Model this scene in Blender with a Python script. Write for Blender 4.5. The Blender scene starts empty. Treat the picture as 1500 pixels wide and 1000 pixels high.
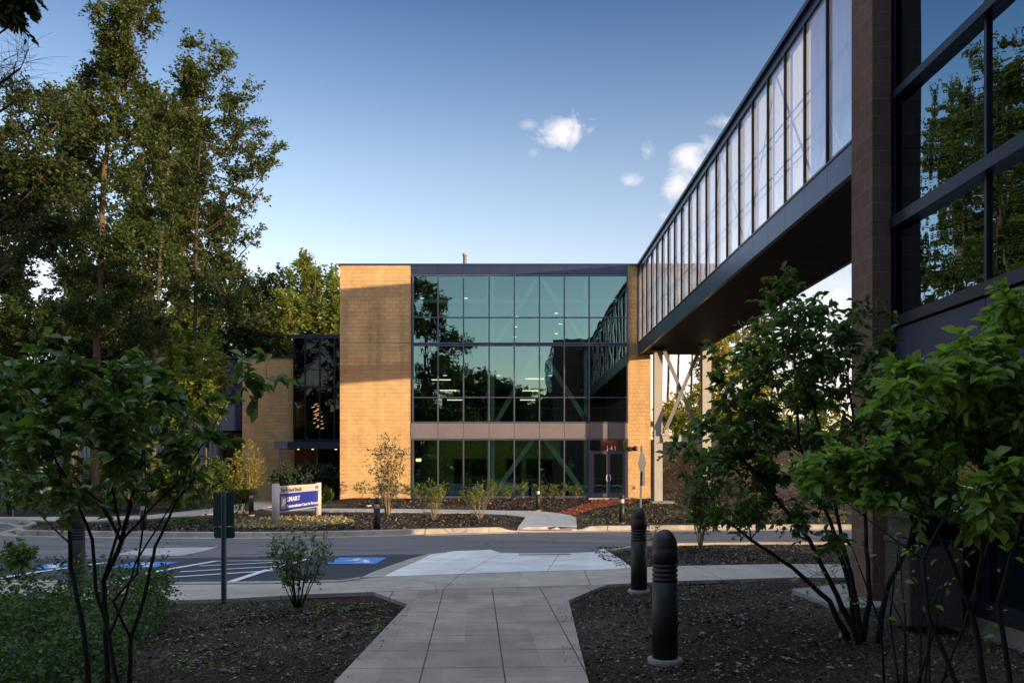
import bpy, math, random
import numpy as np
from mathutils import Vector, Matrix
from mathutils.geometry import delaunay_2d_cdt
rnd = random.Random(7); NR = np.random.default_rng(7)
SC = bpy.context.scene; COL = SC.collection
F, VX, HY, CAMZ = 1200.0, 742.0, 684.0, 1.55
# ------------------------------------------------------------------ terrain
def ss(t): t = max(0., min(1., t)); return t*t*(3-2*t)
KX = [-60, -22, -18.5, -16.9, -16.0, -15.2, -8.1, -5.0, 0.5, 5, 9.5, 60]
KY = [33.5, 32.8, 31.2, 29.2, 26.6, 25.6, 24.5, 25.3, 27.2, 27.8, 28.2, 29.5]
def kerb_y(x): return float(np.interp(x, KX, KY))
def h(x, y, sh=0.):
    yk = kerb_y(x)+sh
    road = float(np.interp(y, [-20, 10.5, 13, 18.4, 22, 24.5, 60], [0, -.02, -.10, -.36, -.45, -.58, -.62]))
    r = float(np.interp(y, [24, 29, 36.7, 40, 42.5, 60], [-.45, -.44, -.36, -.16, -.02, .05]))
    w = ss((x+11)/3.0)
    bed = -.45*(1-w) + r*w
    if x > 7.4 and y > 36:
        bed += 3.3*ss((y-41.8)/9.5)*ss((x-7.2)/1.6) + .5*ss((y-36)/8)*ss((x-9)/4)
    t = ss((y-yk+.06)/.12)
    return road*(1-t) + bed*t
def G(px, py, off=0.0):
    """point of the ground on the line of sight through photo pixel (px, py)"""
    dx = (px-VX)/F; dz = (HY-py)/F
    lo = 1.5; y = lo
    while y < 120:
        if CAMZ+dz*y - h(dx*y, y) - off <= 0: break
        lo = y; y += .25
    hi = y
    for _ in range(24):
        m = (lo+hi)/2
        if CAMZ+dz*m - h(dx*m, m) - off <= 0: hi = m
        else: lo = m
    return Vector((dx*hi, hi, h(dx*hi, hi)+off))
def P(px, py, y): return Vector(((px-VX)/F*y, y, CAMZ+(HY-py)/F*y))
def gz(x, y, off=0): return Vector((x, y, h(x, y)+off))
# ------------------------------------------------------------------ materials
def lin(c): return tuple(((v/255)/12.92 if v/255 <= .04045 else ((v/255+.055)/1.055)**2.4) for v in c)
M = {}
class NT:
    def __init__(s, name):
        s.m = bpy.data.materials.new(name); s.m.use_nodes = True
        s.t = s.m.node_tree; s.t.nodes.clear(); s.out = s.n('OutputMaterial'); M[name] = s.m
    def n(s, k, **kw):
        o = s.t.nodes.new('ShaderNode'+k)
        for a, b in kw.items():
            if a in o.inputs: o.inputs[a].default_value = b
            else: setattr(o, a, b)
        return o
    def l(s, a, b): s.t.links.new(a, b)
    def noise(s, scale, detail=4, vec=None, rough=.55):
        n = s.n('TexNoise'); n.inputs['Scale'].default_value = scale; n.inputs['Detail'].default_value = detail
        n.inputs['Roughness'].default_value = rough
        if vec is None: vec = s.pos()
        s.l(vec, n.inputs['Vector']); return n.outputs['Fac']
    def pos(s):
        if not hasattr(s, '_p'): s._p = s.n('NewGeometry').outputs['Position']
        return s._p
    def ramp(s, fac, stops):
        r = s.n('ValToRGB'); e = r.color_ramp.elements
        while len(e) > 1: e.remove(e[-1])
        e[0].position = stops[0][0]; e[0].color = (*stops[0][1], 1)
        for p, c in stops[1:]: q = e.new(p); q.color = (*c, 1)
        s.l(fac, r.inputs[0]); return r.outputs[0]
    def mix(s, fac, a, b, mode='MIX'):
        m = s.n('Mix', data_type='RGBA', blend_type=mode)
        for v, i in ((fac, 0), (a, 6), (b, 7)):
            if hasattr(v, 'is_output'): s.l(v, m.inputs[i])
            elif i == 0: m.inputs[i].default_value = v
            else: m.inputs[i].default_value = (*v, 1)
        return m.outputs[2]
    def math(s, op, a, b=0.):
        m = s.n('Math', operation=op)
        for v, i in ((a, 0), (b, 1)):
            if hasattr(v, 'is_output'): s.l(v, m.inputs[i])
            else: m.inputs[i].default_value = v
        return m.outputs[0]
    def bsdf(s, col, rough=.7, metal=0, spec=.4, bump=None, bs=.2, bd=.01):
        b = s.n('BsdfPrincipled'); b.inputs['Roughness'].default_value = rough if not hasattr(rough, 'is_output') else .5
        if hasattr(rough, 'is_output'): s.l(rough, b.inputs['Roughness'])
        b.inputs['Metallic'].default_value = metal; b.inputs['Specular IOR Level'].default_value = spec
        if hasattr(col, 'is_output'): s.l(col, b.inputs['Base Color'])
        else: b.inputs['Base Color'].default_value = (*col, 1)
        if bump is not None:
            u = s.n('Bump'); u.inputs['Strength'].default_value = bs; u.inputs['Distance'].default_value = bd
            s.l(bump, u.inputs['Height']); s.l(u.outputs[0], b.inputs['Normal'])
        return b
    def end(s, b): s.l(b.outputs[0], s.out.inputs[0]); return s.m
def sc3(c, k): return tuple(v*k for v in c)
def plain(name, col, rough=.6, metal=0, spec=.4, var=.25, scale=6, bs=.1, bd=.004):
    t = NT(name); f = t.noise(scale, 5); f2 = t.noise(scale*9, 3)
    c = t.ramp(f, [(.3, sc3(col, 1-var)), (.7, sc3(col, 1+var))])
    c = t.mix(.25, c, t.ramp(f2, [(.35, sc3(col, .75)), (.65, sc3(col, 1.25))]))
    return t.end(t.bsdf(c, rough, metal, spec, f2, bs, bd))
plain('dark_metal', (.007, .010, .026), .35, .3, .5, .12, 2, .02)
plain('navy_metal', (.022, .032, .075), .42, .3, .5, .12, 2, .02)
plain('fascia_metal', (.03, .048, .095), .33, .5, .5, .1, 1.5, .02)
plain('mullion_metal', (.095, .10, .16), .35, .5, .5, .1, 3, .02)
plain('spandrel_metal', (.19, .178, .195), .38, .35, .5, .08, 1.5, .02)
plain('bollard_paint', (.010, .010, .011), .5, .0, .4, .25, 8, .06)
plain('column_paint', (.32, .32, .30), .45, 0, .4, .1, 3, .05)
plain('brace_paint', (.16, .16, .16), .45, 0, .4, .1, 3, .05)
plain('galvanised', (.19, .215, .23), .45, .7, .5, .25, 20, .05)
plain('sign_back', (.026, .052, .056), .5, .3, .4, .2, 10, .05)
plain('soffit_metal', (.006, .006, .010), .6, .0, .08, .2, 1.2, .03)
plain('white_paint', (.72, .72, .72), .55, 0, .3, .06, 12, .05)
plain('sign_white', (.44, .43, .41), .45, 0, .4, .04, 3, .02)
plain('sign_blue', (.006, .022, .26), .45, 0, .4, .05, 3, .02)
plain('isa_blue', (.05, .21, .55), .6, 0, .3, .18, 8, .1)
plain('road_white', (.60, .62, .66), .7, 0, .3, .18, 12, .15)
plain('bark_orange', (.10, .075, .05), .85, 0, .2, .35, 14, .5, .02)
plain('bark_dark', (.045, .036, .028), .85, 0, .2, .35, 16, .5, .02)
plain('twig_dark', (.016, .013, .012), .8, 0, .2, .35, 25, .3, .004)
plain('twig_tan', (.22, .17, .11), .8, 0, .2, .3, 25, .3, .004)
plain('red_panel', (.28, .025, .012), .6, 0, .3, .08, 3, .02)
plain('green_wall', (.075, .115, .02), .75, 0, .3, .15, 1.4, .02)
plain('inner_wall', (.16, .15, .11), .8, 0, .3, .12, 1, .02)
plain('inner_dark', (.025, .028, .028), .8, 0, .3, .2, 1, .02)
plain('inner_brace', (.80, .84, .80), .5, 0, .3, .05, 3, .02)
plain('inner_floor', (.09, .09, .085), .4, 0, .4, .2, 2, .02)
plain('ribbed_grey', (.28, .30, .31), .5, .2, .4, .1, 2, .02)
plain('roof_grey', (.09, .09, .10), .8, 0, .3, .15, 2, .1)
plain('chip_dark', (.035, .025, .02), .9, 0, .2, .5, 30, .2)
plain('tactile_red', (.18, .055, .045), .75, 0, .3, .15, 30, .2)
plain('aggregate', (.07, .065, .06), .85, 0, .2, .45, 60, .6, .01)
plain('lens_plastic', (.55, .55, .5), .3, 0, .5, .03, 6, .01)
def chipmat(name, cols):
    t = NT(name); r = t.n('NewGeometry').outputs['Random Per Island']
    return t.end(t.bsdf(t.ramp(r, cols), .9, 0, .2))
chipmat('chips', [(0, (.012, .009, .008)), (.45, (.045, .030, .022)), (.72, (.11, .078, .058)), (.92, (.17, .145, .125)), (1, (.32, .30, .28))])
chipmat('red_chips', [(0, (.10, .02, .01)), (.6, (.24, .06, .03)), (1, (.38, .13, .08))])
def emit(name, col, st):
    t = NT(name); e = t.n('Emission'); e.inputs[0].default_value = (*col, 1); e.inputs[1].default_value = st; t.l(e.outputs[0], t.out.inputs[0])
emit('lamp_glow', (1, .62, .26), 1.3); emit('tube_glow', (1, .80, .52), .8); emit('pendant_glow', (.8, .95, .9), .7)
emit('exit_red', (1, .06, .02), .35)
def brickmat(name, bh, col, mort, bw=.2, var=.13):
    t = NT(name); s = t.n('SeparateXYZ'); t.l(t.pos(), s.inputs[0])
    u = t.math('ADD', s.outputs[0], s.outputs[1]); c = t.n('CombineXYZ'); t.l(u, c.inputs[0]); t.l(s.outputs[2], c.inputs[1])
    b = t.n('TexBrick'); t.l(c.outputs[0], b.inputs['Vector']); b.inputs['Scale'].default_value = 1
    b.inputs['Brick Width'].default_value = bw; b.inputs['Row Height'].default_value = bh
    b.inputs['Mortar Size'].default_value = .006; b.inputs['Mortar Smooth'].default_value = .2; b.inputs['Bias'].default_value = -.1
    b.inputs['Color1'].default_value = (*sc3(col, 1-var), 1); b.inputs['Color2'].default_value = (*sc3(col, 1+var), 1)
    b.inputs['Mortar'].default_value = (*mort, 1)
    f = t.noise(.7, 6); g = t.noise(40, 4); g2 = t.noise(5, 2)
    col2 = t.mix(1, b.outputs[0], t.ramp(f, [(.25, (.84, .82, .80)), (.75, (1.12, 1.1, 1.06))]), 'MULTIPLY')
    col2 = t.mix(1, col2, t.ramp(g2, [(.3, (.93, .93, .92)), (.7, (1.06, 1.06, 1.05))]), 'MULTIPLY')
    col2 = t.mix(1, col2, t.ramp(g, [(.3, (.88, .88, .88)), (.7, (1.1, 1.1, 1.1))]), 'MULTIPLY')
    mv = t.n('Mapping'); mv.inputs['Scale'].default_value = (2.2, 2.2, .16); t.l(t.pos(), mv.inputs[0]); col2 = t.mix(1, col2, t.ramp(t.noise(1.1, 6, mv.outputs[0]), [(.35, (.92, .91, .89)), (.6, (1.03, 1.03, 1.02))]), 'MULTIPLY')
    hgt = t.math('ADD', t.math('MULTIPLY', b.outputs['Fac'], -1.), t.math('MULTIPLY', g, .35))
    return t.end(t.bsdf(col2, .9, 0, .2, hgt, .9, .01))
brickmat('tan_block', .2, (.52, .355, .185), (.40, .275, .145), .4, .07)
brickmat('tan_block_small', .2, (.50, .34, .18), (.30, .21, .12), .25, .07)
brickmat('brown_block', .2, (.12, .08, .068), (.17, .13, .11), .25, .12)
def ground():
    t = NT('mulch'); a = t.noise(.35, 5); b = t.noise(28, 6, rough=.75); c = t.noise(90, 3, rough=.8)
    v = t.n('TexVoronoi'); v.inputs['Scale'].default_value = 34; t.l(t.pos(), v.inputs['Vector'])
    col = t.ramp(b, [(.35, (.015, .010, .007)), (.55, (.055, .036, .025)), (.72, (.125, .085, .06))])
    col = t.mix(t.math('MULTIPLY', t.ramp(a, [(.45, (0, 0, 0)), (.62, (1, 1, 1))]), .55), col, t.ramp(b, [(.35, (.085, .072, .06)), (.7, (.25, .21, .165))]))
    col = t.mix(1, col, t.ramp(v.outputs['Distance'], [(.1, (1.25, 1.25, 1.25)), (.6, (.6, .6, .6))]), 'MULTIPLY')
    hh = t.math('ADD', b, t.math('MULTIPLY', c, .5))
    t.end(t.bsdf(col, .95, 0, .15, hh, 1.0, .03))
    t = NT('mulch_red'); b = t.noise(30, 6, rough=.75)
    t.end(t.bsdf(t.ramp(b, [(.35, (.11, .025, .012)), (.5, (.27, .075, .04)), (.7, (.42, .16, .1))]), .95, 0, .15, b, .9, .03))
ground()
def asphalt(name, c0, c1, crack=True, worn=0.):
    t = NT(name); f = t.noise(120, 3, rough=.8); g = t.noise(.5, 6)
    mp = t.n('Mapping'); mp.inputs['Scale'].default_value = (.35, 2.6, 1); t.l(t.pos(), mp.inputs[0])
    st = t.noise(.9, 6, mp.outputs[0])
    col = t.mix(g, c0, c1)
    col = t.mix(1, col, t.ramp(st, [(.3, (.72, .72, .74)), (.7, (1.3, 1.28, 1.25))]), 'MULTIPLY')
    col = t.mix(1, col, t.ramp(f, [(.3, (.7, .7, .7)), (.7, (1.35, 1.35, 1.35))]), 'MULTIPLY')
    if crack:
        mw = t.n('Mapping'); mw.inputs['Scale'].default_value = (.22, .6, 1); t.l(t.pos(), mw.inputs[0])
        n = t.n('TexNoise'); n.inputs['Scale'].default_value = 2.0; t.l(t.pos(), n.inputs['Vector'])
        ad = t.mix(.22, mw.outputs[0], n.outputs['Color'])
        v = t.n('TexVoronoi', feature='DISTANCE_TO_EDGE'); v.inputs['Scale'].default_value = 1.3; t.l(ad, v.inputs['Vector'])
        col = t.mix(t.ramp(v.outputs['Distance'], [(.004, (1, 1, 1)), (.012, (0, 0, 0))]), col, (.018, .018, .02))
    t.end(t.bsdf(col, .82, 0, .3, f, .5, .006))
asphalt('asphalt_old', (.095, .092, .10), (.16, .15, .155))
asphalt('asphalt_new', (.020, .024, .038), (.033, .037, .055), False)
def concrete(name, c, joint=None, origin=(0, 0), ang=0, var=.12, jw=.012, stain=.0):
    t = NT(name); f = t.noise(3, 6); g = t.noise(70, 4, rough=.7); q = t.noise(.8, 4)
    col = t.mix(1, t.ramp(f, [(.3, sc3(c, 1-var)), (.7, sc3(c, 1+var))]), t.ramp(g, [(.3, (.86, .86, .86)), (.7, (1.12, 1.12, 1.12))]), 'MULTIPLY')
    col = t.mix(1, col, t.ramp(q, [(.3, (.86, .85, .84)), (.7, (1.1, 1.1, 1.1))]), 'MULTIPLY')
    sp = t.noise(9, 5, rough=.8); col = t.mix(t.ramp(sp, [(.66, (0, 0, 0)), (.76, (.45,)*3)]), col, sc3(c, .35))
    gr = t.n('TexVoronoi', feature='DISTANCE_TO_EDGE'); gr.inputs['Scale'].default_value = .55; ns = t.n('TexNoise'); ns.inputs['Scale'].default_value = 1.6; ns.inputs['Detail'].default_value = 5; t.l(t.pos(), ns.inputs['Vector'])
    t.l(t.mix(.28, t.pos(), ns.outputs['Color']), gr.inputs['Vector'])
    cr = t.math('MULTIPLY', t.ramp(gr.outputs['Distance'], [(.0015, (1, 1, 1)), (.005, (0, 0, 0))]), t.ramp(t.noise(.35, 2), [(.52, (0, 0, 0)), (.58, (.8,)*3)]))
    col = t.mix(cr, col, sc3(c, .35)); st = t.noise(1.7, 8, rough=.75)
    col = t.mix(t.ramp(st, [(.5, (0, 0, 0)), (.68, (.6,)*3)]), col, sc3(c, .55))
    dd = t.noise(22, 6, rough=.8); col = t.mix(t.ramp(dd, [(.64, (0, 0, 0)), (.70, (.6,)*3)]), col, sc3(c, .4))
    hh = g
    if joint:
        mp = t.n('Mapping', vector_type='TEXTURE'); mp.inputs['Location'].default_value = (*origin, 0); mp.inputs['Rotation'].default_value = (0, 0, ang); t.l(t.pos(), mp.inputs[0])
        s = t.n('SeparateXYZ'); t.l(mp.outputs[0], s.inputs[0]); ms = []
        for i, j in enumerate(joint):
            if not j: continue
            a = t.math('ABSOLUTE', t.math('SUBTRACT', t.math('FRACT', t.math('DIVIDE', s.outputs[i], j)), .5))
            ms.append(t.math('GREATER_THAN', a, .5-jw/j/2))
        fl = [t.math('ROUND', t.math('DIVIDE', s.outputs[i], j)) for i, j in enumerate(joint) if j]; cv = t.n('CombineXYZ')
        for i, q in enumerate(fl): t.l(q, cv.inputs[i])
        wn = t.n('TexWhiteNoise'); t.l(cv.outputs[0], wn.inputs['Vector']); col = t.mix(1, col, t.ramp(wn.outputs[0], [(0, (.84, .85, .86)), (1, (1.12, 1.1, 1.08))]), 'MULTIPLY')
        mk = ms[0] if len(ms) == 1 else t.math('MAXIMUM', ms[0], ms[1])
        col = t.mix(mk, col, sc3(c, .22)); hh = t.math('SUBTRACT', g, t.math('MULTIPLY', mk, 2.))
    t.end(t.bsdf(col, .85, 0, .25, hh, .35, .006))
concrete('walk_pink', (.31, .245, .215), (.622, .6133), (-.60+.0, 5.13), math.radians(2.2))
concrete('walk_tan', (.38, .34, .29), (1.9, None), (.55, 0), math.radians(-3))
concrete('ramp_white', (.66, .66, .63), (1.25, None), (.55, 0), math.radians(-6), .07)
concrete('path_far', (.50, .47, .42), (1.6, None), (0, 0), 0, .08)
concrete('kerb_concrete', (.36, .33, .28), (3.0, None), (.4, 0), 0, .18, .03)
concrete('slab', (.22, .22, .21))
concrete('patch_concrete', (.40, .39, .37))
def glass(name, tint, refl, fac, wav=.0, wscale=1.):
    t = NT(name); a = t.n('BsdfTransparent'); a.inputs[0].default_value = (*tint, 1)
    g = t.n('BsdfGlossy'); g.inputs['Color'].default_value = (*refl, 1); g.inputs['Roughness'].default_value = .0
    if wav:
        mp = t.n('Mapping'); mp.inputs['Scale'].default_value = (1, 1, .35); t.l(t.pos(), mp.inputs[0])
        f = t.noise(wscale, 2, mp.outputs[0]); u = t.n('Bump'); u.inputs['Strength'].default_value = 1; u.inputs['Distance'].default_value = wav
        t.l(f, u.inputs['Height']); t.l(u.outputs[0], g.inputs['Normal'])
    fr = t.n('Fresnel'); fr.inputs['IOR'].default_value = 1.5
    m = t.n('MixShader'); f2 = t.math('ADD', t.math('MULTIPLY', fr.outputs[0], .8), fac); t.l(f2, m.inputs[0])
    t.l(a.outputs[0], m.inputs[1]); t.l(g.outputs[0], m.inputs[2]); t.l(m.outputs[0], t.out.inputs[0])
glass('glass_teal', (.46, .68, .62), (.50, .80, .75), .25, .0035, 1.3)
glass('glass_dark', (.06, .07, .08), (.55, .8, .95), .34, .004, 1.6)
glass('glass_wing', (.25, .23, .2), (.5, .6, .6), .02, .002, 1)
glass('glass_clear', (.95, .96, .97), (1, 1, 1), .02)
def inner():
    t = NT('glass_inner'); a = t.n('BsdfTransparent'); a.inputs[0].default_value = (.98, .99, .985, 1); t.l(a.outputs[0], t.out.inputs[0])
inner()
def frosted():
    t = NT('glass_frosted'); f = t.n('TexNoise'); mp = t.n('Mapping'); mp.inputs['Scale'].default_value = (9, 9, .25); t.l(t.pos(), mp.inputs[0]); t.l(mp.outputs[0], f.inputs['Vector']); f.inputs['Scale'].default_value = 1.5
    c = t.ramp(f.outputs[0], [(.3, (.66, .74, .92)), (.7, (.74, .81, .97))])
    d = t.n('BsdfDiffuse'); tr = t.n('BsdfTranslucent'); g = t.n('BsdfGlossy'); g.inputs['Roughness'].default_value = .03; g.inputs['Color'].default_value = (.75, .85, 1, 1)
    tp = t.n('BsdfTransparent'); tp.inputs[0].default_value = (.93, .93, .96, 1)
    t.l(c, d.inputs[0]); t.l(c, tr.inputs[0])
    m = t.n('MixShader'); m.inputs[0].default_value = .55; t.l(d.outputs[0], m.inputs[1]); t.l(tr.outputs[0], m.inputs[2])
    m1 = t.n('MixShader'); m1.inputs[0].default_value = .20; t.l(m.outputs[0], m1.inputs[1]); t.l(tp.outputs[0], m1.inputs[2])
    fr = t.n('Fresnel'); fr.inputs['IOR'].default_value = 1.5
    m2 = t.n('MixShader'); t.l(t.math('ADD', t.math('MULTIPLY', fr.outputs[0], .8), .27), m2.inputs[0]); t.l(m1.outputs[0], m2.inputs[1]); t.l(g.outputs[0], m2.inputs[2]); t.l(m2.outputs[0], t.out.inputs[0])
frosted()
def leafmat(name, cols, trans=.35, rough=.5, spec=.35):
    t = NT(name); r = t.n('NewGeometry').outputs['Random Per Island']; f = t.noise(.8, 3)
    k = t.math('ADD', t.math('MULTIPLY', r, .65), t.math('MULTIPLY', f, .4))
    c = t.ramp(k, [(i/(len(cols)-1)*.8+.1, q) for i, q in enumerate(cols)])
    b = t.bsdf(c, rough, 0, spec); tr = t.n('BsdfTranslucent')
    t.l(t.mix(1, c, (1.2, 1.35, .7), 'MULTIPLY'), tr.inputs[0])
    m = t.n('MixShader'); m.inputs[0].default_value = trans; t.l(b.outputs[0], m.inputs[1]); t.l(tr.outputs[0], m.inputs[2]); t.l(m.outputs[0], t.out.inputs[0])
leafmat('leaf_tree', [(.026, .044, .011), (.046, .070, .017), (.078, .105, .026)])
leafmat('leaf_dark', [(.018, .032, .010), (.035, .052, .016), (.055, .075, .022)])
leafmat('leaf_lime', [(.07, .11, .02), (.12, .16, .03), (.19, .21, .04)], .45)
leafmat('leaf_shrub', [(.042, .080, .018), (.080, .135, .029), (.135, .195, .042)], .42, .36, .55)
leafmat('leaf_fresh', [(.085, .145, .028), (.15, .24, .042), (.23, .33, .07)], .5, .42, .45)
leafmat('leaf_cover', [(.020, .042, .010), (.040, .080, .018), (.085, .14, .032)], .35)
leafmat('leaf_yellow', [(.16, .17, .03), (.26, .23, .045), (.36, .28, .06)], .45)
leafmat('leaf_grey', [(.03, .055, .035), (.05, .08, .05), (.08, .11, .06)], .3)
leafmat('straw', [(.20, .15, .07), (.30, .23, .12), (.4, .32, .18)], .2)
# ------------------------------------------------------------------ builders
def org(parent):
    return parent.matrix_basis.translation.copy() if parent and not parent.parent else (org(parent.parent) if parent else Vector((0, 0, 0)))
def link(name, me, parent=None, mats=()):
    o = bpy.data.objects.new(name, me); COL.objects.link(o)
    for m in mats: me.materials.append(M[m])
    if parent: o.parent = parent
    return o
def tag(o, label=None, cat=None, group=None, kind=None):
    if label: o['label'] = label
    if cat: o['category'] = cat
    if group: o['group'] = group
    if kind: o['kind'] = kind
    return o
def thing(name, loc, label, cat, group=None):
    o = bpy.data.objects.new(name, None); COL.objects.link(o); o.location = loc; o.empty_display_size = .3
    return tag(o, label, cat, group)
class MB:
    def __init__(s): s.v = []; s.f = []; s.mi = []; s.smooth = []
    def add(s, vs, fs, mi=0, sm=False):
        o = len(s.v); s.v += [tuple(v) for v in vs]
        for f in fs: s.f.append(tuple(i+o for i in f)); s.mi.append(mi); s.smooth.append(sm)
        return s
    def box(s, x0, x1, y0, y1, z0, z1, mi=0):
        x0, x1 = sorted((x0, x1)); y0, y1 = sorted((y0, y1)); z0, z1 = sorted((z0, z1))
        return s.add([(x0, y0, z0), (x1, y0, z0), (x1, y1, z0), (x0, y1, z0), (x0, y0, z1), (x1, y0, z1), (x1, y1, z1), (x0, y1, z1)],
                     [(0, 3, 2, 1), (4, 5, 6, 7), (0, 1, 5, 4), (1, 2, 6, 5), (2, 3, 7, 6), (3, 0, 4, 7)], mi)
    def beam(s, a, b, w, d, up=(0, 0, 1), mi=0):
        a, b = Vector(a), Vector(b); t = (b-a).normalized(); u = Vector(up)
        sx = t.cross(u).normalized()*w/2; sy = sx.cross(t).normalized()*d/2
        vs = [a-sx-sy, a+sx-sy, a+sx+sy, a-sx+sy, b-sx-sy, b+sx-sy, b+sx+sy, b-sx+sy]
        return s.add(vs, [(0, 3, 2, 1), (4, 5, 6, 7), (0, 1, 5, 4), (1, 2, 6, 5), (2, 3, 7, 6), (3, 0, 4, 7)], mi)
    def tube(s, pts, rad, n=6, mi=0, cap=True):
        pts = [Vector(p) for p in pts]; o = len(s.v); N = len(pts); ref = None
        for i, p in enumerate(pts):
            t = (pts[min(i+1, N-1)]-pts[max(i-1, 0)])
            t = t.normalized() if t.length > 1e-9 else Vector((0, 0, 1))
            if ref is None: ref = Vector((1, 0, 0)) if abs(t.x) < .9 else Vector((0, 1, 0))
            a = t.cross(ref).normalized(); b = t.cross(a); ref = b if abs(b.dot(t)) < .99 else ref; ref = -b
            r = rad[i] if isinstance(rad, (list, tuple)) else rad
            for k in range(n):
                w = 2*math.pi*k/n; s.v.append(tuple(p+a*(r*math.cos(w))+b*(r*math.sin(w))))
        for i in range(N-1):
            for k in range(n):
                k2 = (k+1) % n
                s.f.append((o+i*n+k, o+i*n+k2, o+(i+1)*n+k2, o+(i+1)*n+k)); s.mi.append(mi); s.smooth.append(True)
        if cap and n > 3:
            s.f.append(tuple(o+k for k in range(n))[::-1]); s.f.append(tuple(o+(N-1)*n+k for k in range(n))); s.mi += [mi, mi]; s.smooth += [False, False]
        return s
    def lathe(s, c, prof, n=28, mi=0):
        c = Vector(c); o = len(s.v)
        for r, z in prof:
            for k in range(n):
                w = 2*math.pi*k/n; s.v.append((c.x+r*math.cos(w), c.y+r*math.sin(w), c.z+z))
        for i in range(len(prof)-1):
            for k in range(n):
                k2 = (k+1) % n; s.f.append((o+i*n+k, o+i*n+k2, o+(i+1)*n+k2, o+(i+1)*n+k)); s.mi.append(mi)
                s.smooth.append(abs(prof[i+1][1]-prof[i][1]) > 1e-4 and (i == 0 or True))
        s.f.append(tuple(o+k for k in range(n))[::-1]); s.f.append(tuple(o+(len(prof)-1)*n+k for k in range(n))); s.mi += [mi]*2; s.smooth += [False]*2
        return s
    def build(s, name, mats, parent=None, bevel=0):
        if isinstance(mats, str): mats = (mats,)
        og = org(parent) if parent else Vector((0, 0, 0))
        me = bpy.data.meshes.new(name); me.from_pydata([(x-og.x, y-og.y, z-og.z) for x, y, z in s.v], [], s.f)
        me.polygons.foreach_set('material_index', s.mi); me.polygons.foreach_set('use_smooth', s.smooth); me.update()
        o = link(name, me, parent, mats)
        if bevel:
            b = o.modifiers.new('b', 'BEVEL'); b.width = bevel; b.segments = 2; b.limit_method = 'ANGLE'
        return o
def copy_tree(o, parent=None):
    c = o.copy(); COL.objects.link(c); c.parent = parent
    for ch in list(o.children): copy_tree(ch, c)
    return c
def bez(p0, p1, p2, n):
    return [p0*(1-t)**2+p1*2*t*(1-t)+p2*t*t for t in [i/n for i in range(n+1)]]
# leaves: arrays of positions, directions
def leaf_mesh(name, pos, dirs, size, mat, parent, ovate=False, up_bias=.5, wid=.55, fold=.16, var=.45):
    pos = np.array(pos, float); dirs = np.array(dirs, float); N = len(pos); og = org(parent) if parent else (0, 0, 0); pos = pos - np.array(og)
    dirs /= (np.linalg.norm(dirs, axis=1, keepdims=True)+1e-9)
    nrm = NR.normal(size=(N, 3)); nrm[:, 2] = np.abs(nrm[:, 2])*.6+up_bias*1.6
    nrm -= dirs*np.sum(nrm*dirs, 1, keepdims=True); nrm /= (np.linalg.norm(nrm, axis=1, keepdims=True)+1e-9)
    sd = np.cross(dirs, nrm); L = (size*(1-var+2*var*NR.random(N)))[:, None]; W = L*wid/2
    if ovate:
        tmpl = [(0, 0, 0), (.28, .85, fold), (.62, .9, fold), (1, 0, -.12), (.62, -.9, fold), (.28, -.85, fold), (.45, 0, -.02)]
        faces = [(0, 6, 2, 1), (6, 3, 2), (0, 5, 4, 6), (6, 4, 3)]
    else:
        tmpl = [(0, 0, 0), (.45, 1, fold), (1, 0, 0), (.45, -1, fold)]; faces = [(0, 2, 1), (0, 3, 2)]
    V = np.stack([pos+dirs*L*a+sd*W*b+nrm*L*c for a, b, c in tmpl], 1); K = len(tmpl)
    me = bpy.data.meshes.new(name); me.vertices.add(N*K); me.vertices.foreach_set('co', V.reshape(-1).astype(np.float32))
    loops = []; starts = []; st = 0
    base = np.arange(N)*K
    li = np.concatenate([np.array(f) for f in faces]); nl = len(li)
    me.loops.add(N*nl); me.loops.foreach_set('vertex_index', (base[:, None]+li[None, :]).reshape(-1).astype(np.int32))
    fs = np.array([len(f) for f in faces]); off = np.concatenate([[0], np.cumsum(fs)[:-1]])
    me.polygons.add(N*len(faces)); me.polygons.foreach_set('loop_start', (np.arange(N)[:, None]*nl+off[None, :]).reshape(-1).astype(np.int32))
    me.polygons.foreach_set('loop_total', np.tile(fs, N).astype(np.int32)); me.polygons.foreach_set('use_smooth', np.ones(N*len(faces), bool))
    me.update(calc_edges=True); return link(name, me, parent, (mat,))
def rv(s=1.): return Vector((rnd.gauss(0, s), rnd.gauss(0, s), rnd.gauss(0, s)))
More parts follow.
